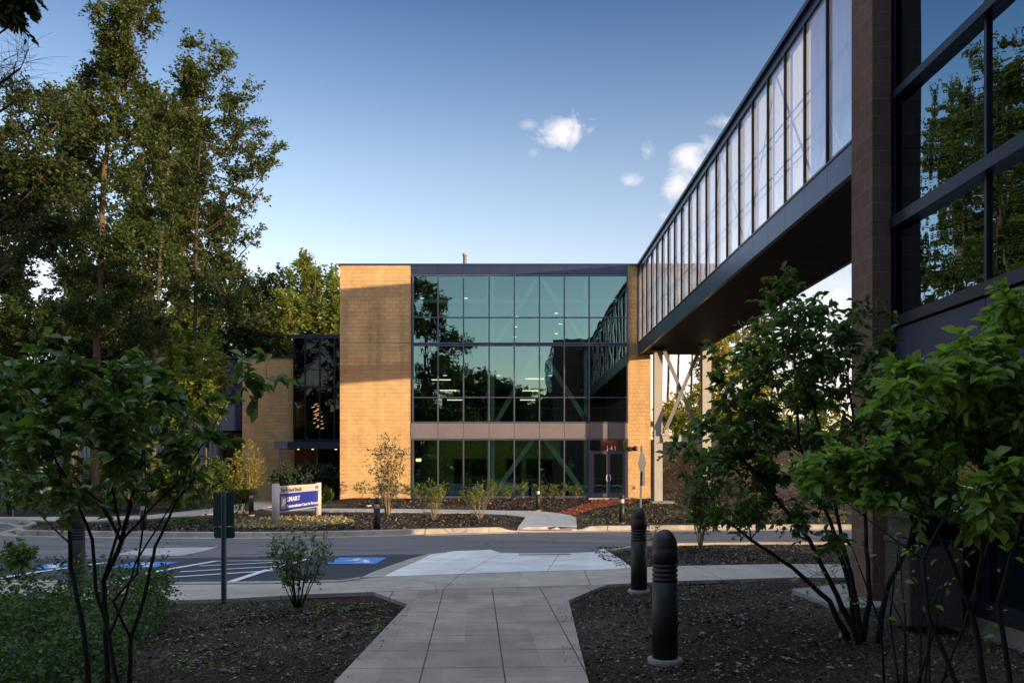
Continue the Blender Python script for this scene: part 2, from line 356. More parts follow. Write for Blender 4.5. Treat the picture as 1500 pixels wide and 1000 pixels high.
def plant(name, label, cat, base, trunks, blobs, twl, lpt, lsize, leafm, barkm, group=None, ovate=False, tr=.004, droop=0., spread=.45, upb=.5, lw=.55, clump=0., bare=0, limb=None, tn=3, out=1.):
    """trunks: list of polylines [(pt, radius)...]; blobs: (centre, (rx,ry,rz), n twigs)"""
    root = thing(name, base, label, cat, group); mb = MB(); pos = []; dr = []
    allp = []
    for tk in trunks:
        pts = [Vector(p) for p, r in tk]; rs = [r for p, r in tk]; P2 = []; R2 = []
        for i in range(len(pts)-1):
            for k in range(4):
                t = k/4; q = pts[i].lerp(pts[i+1], t); j = rs[i]*.35; P2.append(q+Vector((rnd.uniform(-j, j), rnd.uniform(-j, j), 0))); R2.append(rs[i]*(1-t)+rs[i+1]*t)
        P2.append(pts[-1]); R2.append(rs[-1]); mb.tube(P2, R2, 8 if R2[0] > .02 else 6); allp += list(zip(P2, R2))
    for bc, br, nt in blobs:
        bc = Vector(bc); low = [q for q in allp if q[0].z < bc.z+br[2]*.3-.15*abs(q[0].z-bc.z)]
        cand = min(low or allp, key=lambda q: ((q[0]-bc).length + max(0, q[0].z-(bc.z-(bc.xy-q[0].xy).length*.6))*1.5))
        a, r0 = cand; L = (bc-a).length; lr = min(r0*.6, (limb or .012)*max(L, .3)+tr*1.5)
        mid = a.lerp(bc, .5)+Vector((0, 0, -.08*L))+rv(.05*L)
        end = bc+rv(.1*br[0]); ps = bez(a, mid, end, 6); mb.tube(ps, [lr*(1-.75*i/6) for i in range(7)], 5)
        nsub = max(2, int(nt/7)); subs = []
        for _ in range(nsub):
            d = rv().normalized(); k = rnd.uniform(.35, .95)
            e = bc+Vector((d.x*br[0]*k, d.y*br[1]*k, d.z*br[2]*k)); st = ps[rnd.randint(3, 6)]
            sp = bez(st, st.lerp(e, .5)+Vector((0, 0, .1*(e-st).length)), e, 4); mb.tube(sp, [lr*.3+tr*.6, lr*.24+tr*.5, lr*.18+tr*.4, tr*.7, tr*.5], 3); subs.append((e, sp))
        for i in range(nt):
            e, sp = subs[i % nsub]; s0 = sp[rnd.choice((2, 3, 3, 4, 4))]
            d = ((s0-bc).normalized()*out*rnd.random()+rv(.6)+Vector((0, 0, .15))).normalized()
            l = twl*rnd.uniform(.5, 1.25); tip = s0+d*l+Vector((0, 0, -droop*l*rnd.random())); md = s0.lerp(tip, .5)+Vector((0, 0, .12*l))
            tp = bez(s0, md, tip, 3); mb.tube(tp, [tr*.6, tr*.5, tr*.4, tr*.25], tn)
            if rnd.random() < bare: continue
            for k in range(int(lpt*rnd.uniform(.6, 1.4))):
                t = rnd.uniform(.15, 1.05); q = s0*(1-t)**2+md*2*t*(1-t)+tip*t*t
                dd = (d*.6+rv(spread*1.3)); dd.z = dd.z*.6-droop*.5
                pos.append(q+rv(clump)); dr.append(dd)
    mb.build('trunk', barkm, root)
    leaf_mesh('crown', pos, dr, lsize, leafm, root, ovate, upb, lw)
    return root
# ------------------------------------------------------------------ ground
def drape(name, poly, mat, off, step=.6, thick=.0, kind='structure', hf=None):
    hf = hf or h
    poly = [Vector((p[0], p[1])) for p in poly]; dense = []
    for i, p in enumerate(poly):
        q = poly[(i+1) % len(poly)]; n = max(1, int((q-p).length/step))
        for k in range(n): dense.append(p.lerp(q, k/n))
    xs = [p.x for p in dense]; ys = [p.y for p in dense]; pts = list(dense)
    edges = [(i, (i+1) % len(dense)) for i in range(len(dense))]
    x = min(xs)+step/2
    from mathutils.geometry import intersect_point_tri_2d
    while x < max(xs):
        y = min(ys)+step/2
        while y < max(ys): pts.append(Vector((x+rnd.uniform(-.05, .05)*step, y))); y += step
        x += step
    r = delaunay_2d_cdt(pts, edges, [list(range(len(dense)))], 1, 1e-5)
    vs = [(v.x, v.y, hf(v.x, v.y)+off) for v in r[0]]; mb = MB(); mb.add(vs, [tuple(f) for f in r[2]], 0, False)
    if thick:
        o = len(mb.v); n = len(dense); top = [(p.x, p.y, hf(p.x, p.y)+off) for p in dense]
        mb.add(top+[(a, b, c-thick) for a, b, c in top], [(i, (i+1) % n, n+(i+1) % n, n+i) for i in range(n)])
    o = mb.build(name, mat)
    me = o.data
    # all sheet faces upward
    if me.polygons[0].normal.z < 0: me.flip_normals()
    return tag(o, kind=kind)
def gp(*px): return [G(a, b).xy for a, b in px]
def ground_mesh():
    def axis(segs):
        out = []
        for a, b, s in segs: out += list(np.arange(a, b, s))
        return out+[segs[-1][1]]
    xs = axis([(-400, -60, 34), (-60, -24, 2), (-24, 14, .5), (14, 60, 2), (60, 400, 34)])
    ys = axis([(-300, -20, 28), (-20, 0, 2), (0, 22, .5), (22, 34, .12), (34, 60, .5), (60, 100, 4), (100, 900, 80)])
    vs = []; nx = len(xs)
    for y in ys:
        for x in xs:
            z = h(float(x), float(y), .13)
            d = 1 if y > 3 else .3
            z += .02*math.sin(x*2.1+y*1.3)*math.sin(y*1.7-x*.6) if y > 0 else 0
            vs.append((x, y, z-.035))
    fs = [(j*nx+i, j*nx+i+1, (j+1)*nx+i+1, (j+1)*nx+i) for j in range(len(ys)-1) for i in range(nx-1)]
    MB().add(vs, fs, 0, True).build('ground', 'mulch')['kind'] = 'structure'
ground_mesh()
# walk and sidewalk
walk = gp((833, 880), (890, 857), (547, 868), (597, 886), (490, 1000))
wl = walk[-1]; wr = G(862, 1000).xy
walk += [Vector((wl.x-.04*9, wl.y-12)), Vector((wr.x-.04*9, wr.y-12)), wr]
drape('walkway', walk, 'walk_pink', .012, .5, .05)
near_l = [(-30, 11.2), (-12, 10.2)]+[tuple(p) for p in gp((250, 881), (340, 878), (440, 872), (547, 868))]
near_r = [tuple(p) for p in gp((890, 857), (994, 852), (1150, 847))]+[(8, 12.0), (40, 12.5)]
far_r = [(40, 15.0), (8, 14.0)]+[tuple(p) for p in gp((1150, 826.6), (1000, 829.5), (925, 832), (900, 835), (833, 836.7), (700, 841), (562, 846), (500, 851.5), (400, 853.5), (233, 855))]+[(-12, 12.2), (-30, 13.0)]
drape('sidewalk', near_l+near_r+far_r, 'walk_tan', .016, .5, .05)
ramp = gp((561.7, 846), (600, 828), (633, 812.5), (667, 808), (720, 806), (733, 810.5), (767, 811.5), (833, 811), (867, 809.5), (885, 804.5), (897, 812.5), (912, 822), (925, 832), (900, 835), (833, 836.7), (700, 841))
drape('concrete_ramp', ramp, 'ramp_white', .022, .5, .04)
drape('tactile_strip', gp((760, 814.3), (836, 813.8), (836, 812.4), (760, 812.9)), 'tactile_red', .026)
# asphalt
zr = lambda y, x: (x, y)
gut = [(x, kerb_y(x)-.45) for x in (-60, -40, -22, -20, -18.5, -17.6, -16.9, -16.4, -16.0, -15.6, -15.2, -13, -10, -8.1, -6.5, -5.0, -2, .5, 3, 5, 9.5, 20, 60)]
kerbn = gp((1240, 795), (1100, 795), (1000, 796.5), (940, 799), (897, 806.5))
rampout = gp((885, 804.5), (867, 809.5), (833, 811), (767, 811.5), (733, 810.5), (720, 806), (667, 808), (633, 812))
pk = gp((600, 818), (527, 847.5))
lot_edge = gp((500, 852.3), (400, 854.3), (233, 856))+[Vector((-12, 12.3)), Vector((-30, 13.1)), Vector((-60, 14))]
pk_back = gp((640, 811.5), (560, 812), (440, 815), (300, 817), (150, 818), (0, 818))
far_poly = [Vector(p) for p in gut]
split = [Vector((p.x, p.y)) for p in pk_back]
drape('road', far_poly+[Vector((60, 19.5)), Vector((20, 19.2))]+kerbn+rampout+split+[Vector((-30, 17.6)), Vector((-60, 18))], 'asphalt_old', .0, .6)
drape('parking_lot', rampout[-1:]+pk+lot_edge+[Vector((-60, 18)), Vector((-30, 17.6))]+split[::-1], 'asphalt_new', .006, .6)
drape('flush_kerb', gp((527, 847.5), (600, 819.5), (630, 811.3), (634, 812.4), (600, 828.5), (562, 846.2)), 'kerb_concrete', .02, .4, .03)
drape('lot_kerb', [Vector((-30, 13.02)), Vector((-12, 12.22))]+gp((233, 855.2), (400, 853.7), (500, 851.7), (527, 847.4), (528, 850), (500, 853.8), (400, 856.3), (233, 858))+[Vector((-12, 12.08)), Vector((-30, 12.85))], 'kerb_concrete', .030, .5, .05)
drape('road_patch', gp((165, 812.5), (205, 803), (320, 801), (262, 814)), 'patch_concrete', .006, .6)
# kerb and gutter of the far side, swept along the kerb line
def kerb():
    raw = [Vector((x/20, kerb_y(x/20))) for x in range(-1200, 1201)]; ln = [raw[0]]
    for p in raw:
        if (p-ln[-1]).length >= .25: ln.append(p)
    for _ in range(3): ln = [ln[0]]+[(ln[i-1]+ln[i]*2+ln[i+1])/4 for i in range(1, len(ln)-1)]+[ln[-1]]
    mb = MB(); ap0, ap1 = G(752, 778).x, G(848, 778).x; pr = []
    for i, p in enumerate(ln):
        t = (ln[min(i+1, len(ln)-1)]-ln[max(i-1, 0)]).normalized(); n = Vector((-t.y, t.x)); x, y = p
        k = ss((ap0-x)/.5) if x < (ap0+ap1)/2 else ss((x-ap1)/.5)
        g0 = p-n*.47; zb = h(g0.x, min(g0.y, kerb_y(g0.x)-.2))+.012; zt = zb+.02+.13*k
        pr.append([(x+n.x*o, y+n.y*o, z) for o, z in ((-.47, zb-.03), (-.46, zb), (-.02, zb-.01), (.0, zt-.02), (.03, zt), (.18, zt), (.19, zt-.2))])
    for i in range(len(pr)-1):
        for j in range(6): mb.add([pr[i][j], pr[i+1][j], pr[i+1][j+1], pr[i][j+1]], [(0, 1, 2, 3)])
    mb.build('kerb', 'kerb_concrete')['kind'] = 'structure'
kerb()
# near-right bed edging at the road
mb = MB()
for a, b in zip(kerbn[:-1], kerbn[1:]):
    a3, b3 = gz(a.x, a.y, .0), gz(b.x, b.y, .0); mb.beam(a3, b3, .14, .06)
mb.build('bed_edging', 'kerb_concrete')['kind'] = 'structure'
# far paths
apron = gp((758, 775.5), (770, 757), (763, 755.7), (738, 753), (689, 750.7), (590, 749.3), (471, 748.3), (400, 747.5), (380, 744), (471, 744.2), (590, 745), (689, 746.3), (787, 748), (817, 750.7), (835, 753.5), (844, 758), (845, 775.5))
drape('far_path', apron, 'path_far', .0, .5, .05)
lp = gp((-60, 764), (0, 764), (105, 763), (220, 758.8), (300, 753), (345, 749), (385, 744), (400, 741), (415, 733), (395, 730), (360, 737), (300, 745.5), (220, 754), (154, 756.6), (0, 756.6), (-60, 757))
drape('entry_path', lp, 'path_far', .004, .5, .05)
drape('tactile_plate', gp((760, 777.3), (838, 777.3), (838, 775.3), (760, 775.3)), 'tactile_red', .02, .4)
rp = gp((817, 750.0), (843, 753.5), (869, 744.6), (933, 733.5), (933, 730), (866, 731), (869, 734.7), (837, 743))
drape('red_mulch_bed', rp, 'mulch_red', -.005, .4)
# ------------------------------------------------------------------ road markings
def ribbon(name, pts, w, mat='road_white', off=.010):
    mb = MB(); pts = [Vector((p[0], p[1])) for p in pts]; dn = []
    for a, b in zip(pts[:-1], pts[1:]):
        n = max(1, int((b-a).length/.5)); dn += [a.lerp(b, k/n) for k in range(n)]
    dn.append(pts[-1]); L = []
    for i, p in enumerate(dn):
        t = (dn[min(i+1, len(dn)-1)]-dn[max(0, i-1)]).normalized(); n = Vector((-t.y, t.x))*w/2
        for q in (p+n, p-n): L.append((q.x, q.y, h(q.x, q.y)+off))
    mb.add(L, [(2*i, 2*i+1, 2*i+3, 2*i+2) for i in range(len(dn)-1)])
    return tag(mb.build(name, mat), kind='structure')
for a, b in (((338, 853), (452, 819)), ((172, 850), (318, 822)), ((-10, 849), (160, 824))): ribbon('painted_line', gp(a, b), .12, off=.016)
ribbon('painted_line', gp((310, 822), (455, 820)), .10)
for a, b in (((223, 848), (400, 836.5)), ((262, 838.5), (428, 829)), ((292, 829.5), (442, 822.5))): ribbon('painted_line', gp(a, b), .11, off=.0165)
def isa(px):
    c = [G(*p) for p in px]
    def uv(u, v): 
        a = c[0].lerp(c[1], u); b = c[3].lerp(c[2], u); q = a.lerp(b, v); return (q.x, q.y)
    drape('painted_parking_square', [uv(0, 0), uv(1, 0), uv(1, 1), uv(0, 1)], 'isa_blue', .0145, .4)
    ang = [(.50+.22*math.cos(t), .36-.24*math.sin(t)) for t in [math.radians(a) for a in range(-150, 100, 18)]]
    ribbon('painted_wheelchair', [uv(*p) for p in ang], .09, off=.019)
    ribbon('painted_wheelchair', [uv(*p) for p in ((.44, .72), (.47, .42), (.72, .40), (.80, .14), (.90, .16))], .10, off=.0195)
    ribbon('painted_wheelchair', [uv(*p) for p in ((.455, .56), (.64, .56))], .08, off=.0192)
    ribbon('painted_wheelchair', [uv(*p) for p in ((.39, .85), (.46, .85))], .17, off=.0192)
isa([(475, 826.5), (550, 826.5), (567, 817), (498, 817)])
isa([(155, 832.5), (222, 832.5), (264, 823.5), (200, 823.5)])
isa([(40, 834), (80, 834), (112, 826), (72, 826)])
# ------------------------------------------------------------------ main building
YF = 42.5
def X_(px, y=YF): return (px-VX)/F*y
def Z_(py, y=YF): return CAMZ+(HY-py)/F*y
B = thing('office_building', (0, YF+10, 0), 'two storey block with tan masonry pier and a wide wall of teal glass', 'building')
xl, xg0, xg1, xr = X_(498), X_(602.5), X_(919.5), X_(953)
YB = YF+20
top = Z_(387)
# masonry wall left
mb = MB(); zb = Z_(616); zc = Z_(502)
for a, b in ((-1.2, zb-.012), (zb+.012, zc-.012), (zc+.012, top-.06)): mb.box(xl, xg0, YF, YF+1.4, a, b); mb.box(xl, xl+.4, YF+1.4, YB, a, b)
mb.box(xl+.02, xg0-.02, YF+.03, YF+1.3, zb-.012, zb+.012); mb.box(xl+.02, xg0-.02, YF+.03, YF+1.3, zc-.012, zc+.012)
mb.build('masonry_wall', 'tan_block', B)
mb = MB(); mb.box(xg1+.0, xr, YF-.02, YB, -1.2, Z_(522)); mb.box(xg1, X_(934.5), YF, YF+1.2, Z_(522), top-.06); mb.box(X_(934.5), xr, YF+.05, YB, Z_(522), top-.06)
mb.build('masonry_pier', 'tan_block_small', B)
mb = MB(); mb.box(xl-.06, xr+.04, YF-.07, YB+.1, top-.06, top+.02); mb.build('roof_edge', 'navy_metal', B)
mb = MB(); mb.box(xl+.1, xr-.1, YF+.2, YB-.1, top-.35, top-.07); mb.build('roof', 'roof_grey', B)
mb = MB(); mb.box(xl+.4, xr-.05, YB-.3, YB, -1, top-.36); mb.build('rear_wall', 'tan_block', B)
ml = [605.0, 641.7, 679, 716.5, 753.4, 790.2, 826.6, 863, 919]
mx = [X_(p) for p in ml]
# fascia and spandrel panels
mb = MB(); jx = mx+[X_(891)]; jx.sort()
for a, b in zip(jx[:-1], jx[1:]): mb.box(a+.008 if a > jx[0] else xg0, b-.008, YF-.03, YF+.25, Z_(402)+.01, top-.065)
mb.box(xg0, xg1, YF, YF+.2, Z_(402)+.01, top-.07); mb.build('fascia', 'fascia_metal', B)
mb = MB()
for a, b in zip(jx[:-1], jx[1:]): mb.box(a+.01 if a > jx[0] else xg0, b-.01, YF-.05, YF+.25, Z_(642), Z_(619.5))
mb.box(xg0, xg1, YF-.02, YF+.2, Z_(641.6), Z_(620)); mb.build('spandrel', 'spandrel_metal', B)
# frame
mb = MB(); zt, zs0, zs1, zg1, zg0 = Z_(402.5), Z_(619), Z_(642.5), Z_(642.5), -.02
for i, x in enumerate(mx):
    w = .035
    mb.box(x-w, x+w, YF-.08, YF+.10, zs0, zt-.0)
    mb.box(x-w, x+w, YF-.082, YF+.10, zg0, zg1)
for zz, w in ((zt-.03, .035), (Z_(465), .025), (Z_(502.6), .035), (Z_(505.8), .035), (Z_(582), .022), (zs0+.03, .03)):
    mb.box(mx[0], mx[-1], YF-.06, YF+.08, zz-w, zz+w)
for zz, w in ((zg1-.035, .035),): mb.box(mx[0], mx[-1], YF-.06, YF+.08, zz-w, zz+w)
mb.box(mx[0], mx[7], YF-.06, YF+.08, -.10, .06)
mb.build('window_frame', 'mullion_metal', B)
def glazed(x0, x1, y0, y1, z0, z1, face, nm, mat, parent):
    mb = MB().box(x0, x1, y0, y1, z0, z1); mb.mi = [0 if i == face else 1 for i in range(6)]; return mb.build(nm, (mat, 'glass_inner'), parent)
def pane(x0, x1, z0, z1, y=YF, mat='glass_teal', parent=B, nm='window_pane', t=.012):
    return glazed(x0, x1, y, y+t, z0, z1, 2, nm, mat, parent)
rows = [(Z_(465)+.025, zt-.06), (Z_(502.6)+.03, Z_(465)-.025), (Z_(582)+.02, Z_(505.8)-.03), (zs0+.06, Z_(582)-.02)]
for a, b in zip(mx[:-1], mx[1:]):
    for z0, z1 in rows: pane(a+.035, b-.035, z0, z1)
for a, b in zip(mx[:7], mx[1:8]): pane(a+.035, b-.035, .06, zg1-.07)
# entrance door pair
zd = Z_(661.5)
pane(mx[7]+.035, mx[8]-.035, zd+.06, zg1-.07)
mb = MB(); mb.box(mx[7]+.035, mx[8]-.035, YF-.06, YF+.08, zd, zd+.055)
mb.box(mx[7]+.035, mx[7]+.15, YF-.06, YF+.08, -.02, zd); mb.box(mx[8]-.15, mx[8]-.035, YF-.06, YF+.08, -.02, zd); mb.build('door_frame', 'mullion_metal', B)
xm = (mx[7]+mx[8])/2
for s, (a, b) in ((1, (mx[7]+.16, xm-.005)), (-1, (xm+.005, mx[8]-.16))):
    mb = MB(); z1 = zd-.01
    mb.box(a, a+.09, YF-.05, YF+.0, .0, z1); mb.box(b-.09, b, YF-.05, YF, .0, z1); mb.box(a+.09, b-.09, YF-.05, YF, .0, .2); mb.box(a+.09, b-.09, YF-.05, YF, z1-.1, z1)
    d = mb.build('door', 'mullion_metal', B); MB().box(a+.09, b-.09, YF-.03, YF-.02, .2, z1-.1).build('door_glass', 'glass_teal', d)
    MB().box(a+.09, b-.09, YF+.0, YF+.04, .93, 1.0).build('push_bar', 'lens_plastic', d)
    hx = b-.05 if s > 0 else a+.05
    hb = MB(); hb.tube([(hx, YF-.05, .82), (hx-s*.05, YF-.12, .9), (hx-s*.05, YF-.12, 1.08), (hx, YF-.05, 1.16)], .022, 8); hb.build('door_handle', 'lens_plastic', d)
MB().box(mx[7]-.1, mx[8]+.25, YF-.9, YF-.02, -.3, -.025).build('door_slab', 'path_far', B)
# interior
def zfl(py): return Z_(py)
f2 = Z_(625); f3 = Z_(504)
mb = MB(); mb.box(xg0, xg1, YF+.3, YB-.4, f2-.35, f2); mb.box(xg0, xg1, YF+.3, YB-.4, -.25, -.02); mb.build('floor_slab', 'inner_floor', B)
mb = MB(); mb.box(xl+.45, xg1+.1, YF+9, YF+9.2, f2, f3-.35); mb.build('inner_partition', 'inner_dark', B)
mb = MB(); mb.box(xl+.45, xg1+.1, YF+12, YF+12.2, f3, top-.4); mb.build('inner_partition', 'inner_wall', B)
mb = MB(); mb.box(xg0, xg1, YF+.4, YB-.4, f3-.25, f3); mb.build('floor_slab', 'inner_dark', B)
mb = MB()
mb.box(mx[0]+.5, mx[6], YF+3, YF+3.2, 2.0, f2-.36); mb.box(mx[0]+1.1, mx[0]+1.9, YF+3.02, YF+3.25, 0, 2.0); mb.box(mx[3]-.1, mx[3]+.9, YF+3.02, YF+3.25, 0, 2.0); mb.box(mx[4]+.4, mx[5]-.6, YF+2.9, YF+3.1, 0, 2.0)
mb.build('green_partition', 'green_wall', B)
mb = MB(); mb.box(mx[7]+.75, mx[7]+1.7, YF+1.3, YF+1.4, .9, 3.0); mb.build('red_partition', 'red_panel', B)
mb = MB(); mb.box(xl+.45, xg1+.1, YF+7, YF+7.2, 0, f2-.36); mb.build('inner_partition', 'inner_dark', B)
emit('ceiling_fill_glow', (1, .9, .68), 4.)  # glow of unseen ceiling tubes added to brighten the ground-floor interior
for q0, q1, yy in ((mx[0]+1, mx[0]+3, YF+1.6), (mx[3], mx[3]+1.6, YF+1.6), (mx[5]+.2, mx[5]+1.6, YF+1.6), (mx[7]+.5, mx[7]+1.6, YF+.9)):
    MB().box(q0, q1, yy, yy+.12, f2-.42, f2-.38).build('ceiling_fill_light', 'ceiling_fill_glow', B)
# ceiling ribs
mb = MB()
for k in range(10): mb.box(xg0, xg1, YF+1.2+k*1.1, YF+1.35+k*1.1, top-.55, top-.36)
mb.box(xg0, xg1, YF+1.0, YF+1.25, Z_(436)-.06, Z_(436)+.12)
mb.build('ceiling_beam', 'inner_brace', B)
# diagonal braces inside
yb = YF+.5
def PB(px, py): return Vector((X_(px, yb), yb, Z_(py, yb)))
for a, b in (((727, 503), (787, 408)), ((793, 408), (857, 503)), ((727, 618), (787, 514)), ((793, 514), (860, 618)), ((725, 722), (783, 640)), ((796, 640), (856, 722))):
    MB().beam(PB(*a), PB(*b), .24, .2, (0, 1, 0)).build('diagonal_brace', 'inner_brace', B)
for px in (716, 722, 858):
    MB().box(X_(px, yb)-.09, X_(px, yb)+.09, yb-.1, yb+.1, -.02, top-.4).build('inner_column', 'inner_brace', B)
# balustrade on upper floor
mb = MB(); mb.box(xg0, xg1, YF+.5, YF+.55, f2+.98, f2+1.03)
for k in range(18): mb.box(xg0+k*.66, xg0+k*.66+.03, YF+.5, YF+.53, f2, f2+.98)
mb.build('inner_railing', 'mullion_metal', B)
# address digits over door, wall lamp, socket
def text(s, size, origin, xdir, zdir, mat, parent, name='lettering', sx=1., extrude=.004, align='LEFT'):
    c = bpy.data.curves.new(name, 'FONT'); c.body = s; c.size = size; c.extrude = extrude; c.align_x = align; c.resolution_u = 3; c.space_character = 1.12; c.offset = size*.004
    t = bpy.data.objects.new('tmp', c); COL.objects.link(t); dg = bpy.context.evaluated_depsgraph_get(); me = bpy.data.meshes.new_from_object(t.evaluated_get(dg)); bpy.data.objects.remove(t)
    xd = Vector(xdir).normalized(); zd_ = Vector(zdir).normalized(); nd = xd.cross(zd_)
    og = org(parent)
    for v in me.vertices:
        q = v.co; w = Vector(origin)+xd*q.x*sx+zd_*q.y+nd*q.z; v.co = w-og
    return link(name, me, parent, (mat,))
text('141', .36, (X_(887), YF-.05, Z_(659.8)), (1, 0, 0), (0, 0, 1), 'white_paint', B)
lampx, lampz = X_(929), Z_(657)
wl_ = thing('wall_lamp', (lampx, YF-.2, lampz), 'small round dark lamp on the tan pier right of the glass doors', 'lamp')
mb = MB(); mb.tube([(lampx, YF-.02, lampz), (lampx, YF-.16, lampz)], .05, 12); mb.build('arm', 'dark_metal', wl_)
mb = MB(); prof = [(.02, -.13), (.12, -.1), (.15, 0), (.12, .09), (.04, .14)]; mb.lathe((lampx, YF-.24, lampz), prof, 16); mb.build('lamp_head', 'dark_metal', wl_)
MB().box(X_(928), X_(931), YF-.06, YF-.022, Z_(716), Z_(712)).build('outlet_box', 'galvanised', B)
# roof vent pipe
ck = thing('roof_vent', (X_(681), YF+2, top), 'pale metal vent pipe standing on the roof edge', 'vent pipe')
MB().lathe((X_(681, YF+2), YF+2, top-.05), [(.10, 0), (.10, 1.0), (.13, 1.0), (.13, 1.12), (.06, 1.16)], 16).build('pipe', 'column_paint', ck)
MB().lathe((X_(681, YF+2), YF+2, top-.05), [(.19, 0), (.17, .05), (.11, .07)], 16).build('flange', 'galvanised', ck)
# pendant lamps seen through glass
def pendant(px, py, y, zc, label):
    c = P(px, py, y); t = thing('pendant_lamp', c, label, 'lamp', 'pendant lamps behind the upper glass')
    MB().tube([c+Vector((0, 0, .08)), (c.x, c.y, zc)], .012, 5).build('cord', 'inner_brace', t)
    MB().lathe(c, [(.17, -.10), (.13, 0), (.05, .06), (.03, .14)], 14).build('lamp_shade', 'inner_brace', t)
    MB().lathe(c, [(.10, -.115), (.11, -.105)], 12).build('bulb', 'pendant_glow', t)
pl = [(618, 434, 44.5, 'leftmost pendant lamp, against the dark tree reflection in the top glass row'), (682.5, 434, 44.5, 'pendant lamp in the third bay of the top glass row'), (758, 437, 44.5, 'pendant lamp just left of the apex of the upper brace'),
      (756, 461, 47, 'pendant lamp low against the left leg of the upper brace'), (815, 456, 46, 'pendant lamp against the right leg of the upper brace'), (755, 476, 49, 'pendant lamp just below the middle transom left of the brace centre'), (821, 472, 50, 'pendant lamp just under the transom beside the right brace leg'),
      (815, 486, 51, 'lowest pendant lamp on a long cord in the sixth bay'), (754, 491, 51.5, 'pendant lamp just above the floor line in the fifth bay'), (901, 436, 45, 'pendant lamp at the right end of the top glass row'), (652, 547, 44.5, 'pendant lamp in the second bay of the lower glass rows'), (730, 547, 44.5, 'pendant lamp in the fourth bay of the lower glass rows'), (806, 547, 44.5, 'pendant lamp right of the lower brace apex')]
for px, py, y, lb in pl: pendant(px, py, y, top-.5 if py < 504 else f3-.3, lb)
def tubelight(x0, x1, py, y, label):
    a, b = P(x0, py, y), P(x1, py, y); t = thing('strip_light', a.lerp(b, .5), label, 'light', 'strip lights on the middle floor')
    MB().box(a.x, b.x, y, y+.14, a.z-.035, a.z-.0).build('diffuser', 'tube_glow', t)
    MB().box(a.x, b.x, y-.02, y+.16, a.z+.002, a.z+.05).build('housing', 'inner_brace', t)
    mb = MB(); [mb.tube([(q, y+.07, a.z+.05), (q, y+.07, f3-.26)], .01, 4) for q in (a.x+.15, b.x-.15)]; mb.build('hanger', 'inner_brace', t)
for x0, x1, py, y, lb in ((632, 660, 555.5, 46, 'topmost strip light of the left three'), (644, 669, 571, 48, 'middle strip light of the left three'), (655, 677, 585, 50, 'lowest strip light of the left three'), (770, 797, 554, 46, 'topmost strip light of the right three, by the brace apex'), (765, 789, 571.5, 48, 'middle strip light of the right three'), (762, 784, 585, 50, 'lowest strip light of the right three')): tubelight(x0, x1, py, y, lb)
sc_ = thing('wall_sconce', P(613, 673, 44), 'small warm lit lamp inside the leftmost ground floor window', 'lamp')
c = P(613, 673, 44); MB().box(c.x-.13, c.x+.13, 44, 44.1, c.z-.09, c.z+.06).build('diffuser', 'lamp_glow', sc_); MB().box(c.x-.15, c.x+.15, 44.1, 44.16, c.z-.11, c.z+.12).build('back_plate', 'inner_dark', sc_)
# ------------------------------------------------------------------ footbridge
BR = thing('footbridge', (8.3, 27, 5.8), 'long glazed footbridge joining the two buildings above the road', 'footbridge')
bx0, bx1, by0, by1 = 6.84, 9.80, 9.6, YF
zbo, zgb, zgt, zto = CAMZ+5.8, CAMZ+6.46, CAMZ+10.12, CAMZ+10.5
ys = [by1-1.32*k for k in range(26)]; ys = [y for y in ys if y > by0]+[by0]
def side(x, sgn):
    mb = MB()
    for a, b in zip(ys[1:], ys[:-1]): mb.box(x-.02*sgn, x+.10*sgn, a+.006, b-.006, zbo, zgb-.06)
    mb.box(x+.01*sgn, x+.09*sgn, by0, by1, zbo+.01, zgb-.07); mb.build('fascia', 'fascia_metal', BR)
    mb = MB()
    for a, b in zip(ys[1:], ys[:-1]): mb.box(x-.01*sgn, x+.1*sgn, a+.006, b-.006, zgt+.06, zto-.12)
    mb.box(x, x+.09*sgn, by0, by1, zgt+.05, zto-.12); mb.build('top_fascia', 'fascia_metal', BR)
    mb = MB()
    for y in ys: mb.box(x-.05*sgn, x+.1*sgn, y-.022, y+.022, zgb, zgt)
    mb.box(x-.04*sgn, x+.1*sgn, by0, by1, zgb-.055, zgb); mb.box(x-.04*sgn, x+.1*sgn, by0, by1, zgt, zgt+.055); mb.build('mullion', 'dark_metal', BR)
    mb = MB()
    for zz in (CAMZ+7.46, CAMZ+8.5): mb.box(x+.04*sgn, x+.09*sgn, by0, by1, zz-.02, zz+.02)
    mb.build('transom', 'mullion_metal', BR)
    for a, b in zip(ys[1:], ys[:-1]): glazed(x+.015*sgn, x+.03*sgn, a+.022, b-.022, zgb, zgt, 5, 'window_pane', 'glass_frosted' if sgn > 0 else 'glass_clear', BR)
side(bx0, 1); side(bx1, -1)
mb = MB(); mb.box(bx0-.1, bx1+.1, by0, by1-.0, zto-.115, zto); mb.build('roof', 'navy_metal', BR)
MB().box(bx0+.12, bx1-.12, by0, by1, zgb-.2, zgb-.05).build('deck', 'inner_floor', BR)
MB().box(bx0+.12, bx1-.12, by0, by1, zgt+.02, zgt+.05).build('ceiling', 'white_paint', BR)
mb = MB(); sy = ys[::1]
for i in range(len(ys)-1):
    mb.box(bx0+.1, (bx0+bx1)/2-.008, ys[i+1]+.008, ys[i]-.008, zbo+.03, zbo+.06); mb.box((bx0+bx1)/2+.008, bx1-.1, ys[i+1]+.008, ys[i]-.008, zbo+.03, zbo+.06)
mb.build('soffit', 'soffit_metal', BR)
# truss inside on the far side
mb = MB(); k = 0; y = by1
while y-5.28 > by0:
    for xx in (bx1-.3,): mb.beam((xx, y, zgb), (xx, y-2.64, zgt), .05, .05); mb.beam((xx, y-2.64, zgt), (xx, y-5.28, zgb), .05, .05)
    y -= 5.28
mb.build('truss', 'inner_brace', BR)
